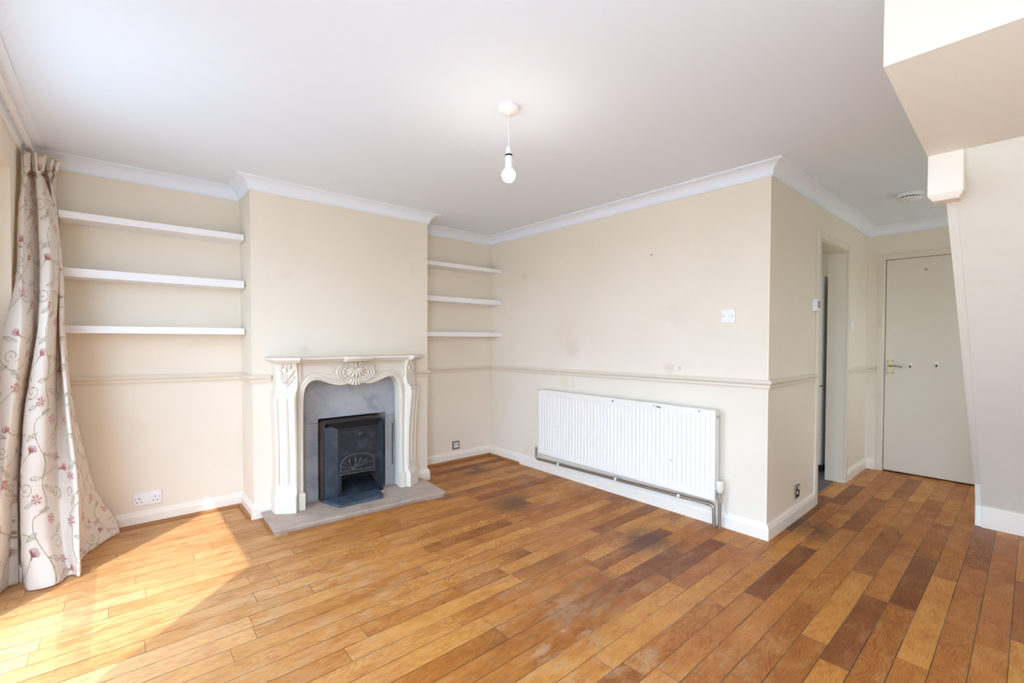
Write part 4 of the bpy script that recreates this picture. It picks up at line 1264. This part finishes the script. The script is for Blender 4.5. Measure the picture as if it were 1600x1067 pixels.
k = NT('embroidered_curtain_silk')
at = k.n('ShaderNodeVertexColor'); at.layer_name = 'embroidery'
wv = k.noise(k.pos(), 60, 3)
k.base(k.mix(k.maprange(wv, 0.35, 0.7, 0.0, 0.12), at.outputs['Color'], srgb(236, 226, 206)))
k.rough(0.42)
k.b.inputs['Sheen Weight'].default_value = 0.2
k.bump(k.noise(k.pos(), 45, 4), 0.18, 0.004)
tl = k.n('ShaderNodeBsdfTranslucent')
tl.inputs['Color'].default_value = srgb(236, 206, 158)
mx = k.n('ShaderNodeMixShader'); mx.inputs[0].default_value = 0.3
k.l(k.b.outputs[0], mx.inputs[1]); k.l(tl.outputs[0], mx.inputs[2])
k.l(mx.outputs[0], k.t.nodes['Material Output'].inputs[0])
M['curtain'] = k.m

cur = thing('curtain', (-0.25, 3.4, 0.0), 'cream floral embroidered curtain gathered in the corner by the window', 'curtain')
def cloth(name, r0, r1):
    n = r1 - r0
    me = bpy.data.meshes.new(name)
    vs = V[r0:r1].reshape(-1, 3)
    idx = np.arange(n * NU).reshape(n, NU)
    q = np.stack([idx[:-1, :-1], idx[:-1, 1:], idx[1:, 1:], idx[1:, :-1]], -1).reshape(-1, 4)
    me.from_pydata(vs.tolist(), [], q.tolist())
    ca = me.color_attributes.new('embroidery', 'FLOAT_COLOR', 'POINT')
    c4 = np.ones((n * NU, 4), np.float32); c4[:, :3] = cols[r0:r1].reshape(-1, 3)
    ca.data.foreach_set('color', c4.ravel())
    me.polygons.foreach_set('use_smooth', [True] * len(me.polygons))
    me.materials.append(M['curtain'])
    o = bpy.data.objects.new(name, me); COL.objects.link(o)
    o.parent = cur; o.matrix_parent_inverse = Matrix.Translation(-Vector(cur.location))
    sd = o.modifiers.new('thickness', 'SOLIDIFY'); sd.thickness = 0.002; sd.offset = -1
    return o
hd = int(NV * 0.118)
cloth('heading', 0, hd + 1)
cloth('drape', hd, NV)

# ------------------------------------------------------------------ light
w = bpy.data.worlds.new('World'); S.world = w
w.use_nodes = True
t = w.node_tree
bg = t.nodes['Background']
tc = t.nodes.new('ShaderNodeTexCoord'); sp_ = t.nodes.new('ShaderNodeSeparateXYZ'); rp = t.nodes.new('ShaderNodeValToRGB')
t.links.new(tc.outputs['Generated'], sp_.inputs[0]); 
mr = t.nodes.new('ShaderNodeMapRange'); mr.inputs[1].default_value = -1; mr.inputs[2].default_value = 1
t.links.new(sp_.outputs[2], mr.inputs[0]); t.links.new(mr.outputs[0], rp.inputs[0])
e = rp.color_ramp.elements
e[0].position, e[0].color = 0.47, (0.35, 0.44, 0.55, 1)
e[1].position, e[1].color = 0.53, (0.76, 1.02, 1.39, 1)
t.links.new(rp.outputs[0], bg.inputs[0])
bg.inputs[1].default_value = SKY

sun = bpy.data.lights.new('sun', 'SUN'); sun.energy = SUN; sun.angle = math.radians(0.7); sun.color = (1.0, 0.98, 0.97)
so = bpy.data.objects.new('sun', sun); COL.objects.link(so)
so.rotation_euler = Vector((1.0, 0.98, -1.923)).to_track_quat('-Z', 'Y').to_euler()
so.location = (-4, -1, 6)
# sky portals in the window openings
def portal(name, loc, rot, sx, sy):
    l = bpy.data.lights.new(name, 'AREA'); l.shape = 'RECTANGLE'; l.size = sx; l.size_y = sy
    l.cycles.is_portal = True
    o = bpy.data.objects.new(name, l); o.location = loc; o.rotation_euler = rot; COL.objects.link(o)
portal('window_light', (-0.535, (W1A + W1B) / 2, WZ / 2), (0, -PI / 2, 0), WZ, W1B - W1A)
portal('window_light', (-0.535, (W2A + W2B) / 2, WZ / 2), (0, -PI / 2, 0), WZ, W2B - W2A)
portal('window_light', (0.25, YREAR - 0.15, 1.075), (PI / 2, 0, 0), 1.1, 2.15)
portal('window_light', (5.025, YREAR - 0.15, 1.5), (PI / 2, 0, 0), 0.65, 0.9)
portal('window_light', (4.75, 4.01, 1.55), (-PI / 2, 0, 0), 2.9, 1.2)

# ------------------------------------------------------------------ camera
cam = bpy.data.cameras.new('camera')
co = bpy.data.objects.new('camera', cam); COL.objects.link(co)
F_ = 709.676
cam.sensor_width = 36.0
cam.lens = F_ / 1600 * 36.0
cam.shift_y = (543.400 - 533.5) / 1600
cam.clip_start = 0.02
r = Vector((0.7545992, -0.65617457, 0.00386982)); d = Vector((-0.00899478, -0.01624049, -0.99982766)); f = Vector((0.65612433, 0.75443435, -0.01815721))
m = Matrix(((r.x, -d.x, -f.x, 0.0), (r.y, -d.y, -f.y, 0.0), (r.z, -d.z, -f.z, 1.23), (0, 0, 0, 1)))
co.matrix_world = m
S.camera = co

vs_ = S.view_settings
S.display_settings.display_device = 'sRGB'
vs_.view_transform = 'Standard'; vs_.look = 'None'; vs_.exposure = EXPO; vs_.gamma = 1.0; vs_.use_curve_mapping = False
S.cycles.max_bounces = 14
S.cycles.diffuse_bounces = 10
S.cycles.transparent_max_bounces = 12
S.cycles.use_denoising = True
S.cycles.sample_clamp_indirect = 6.0
S.cycles.caustics_reflective = False
S.cycles.caustics_refractive = False
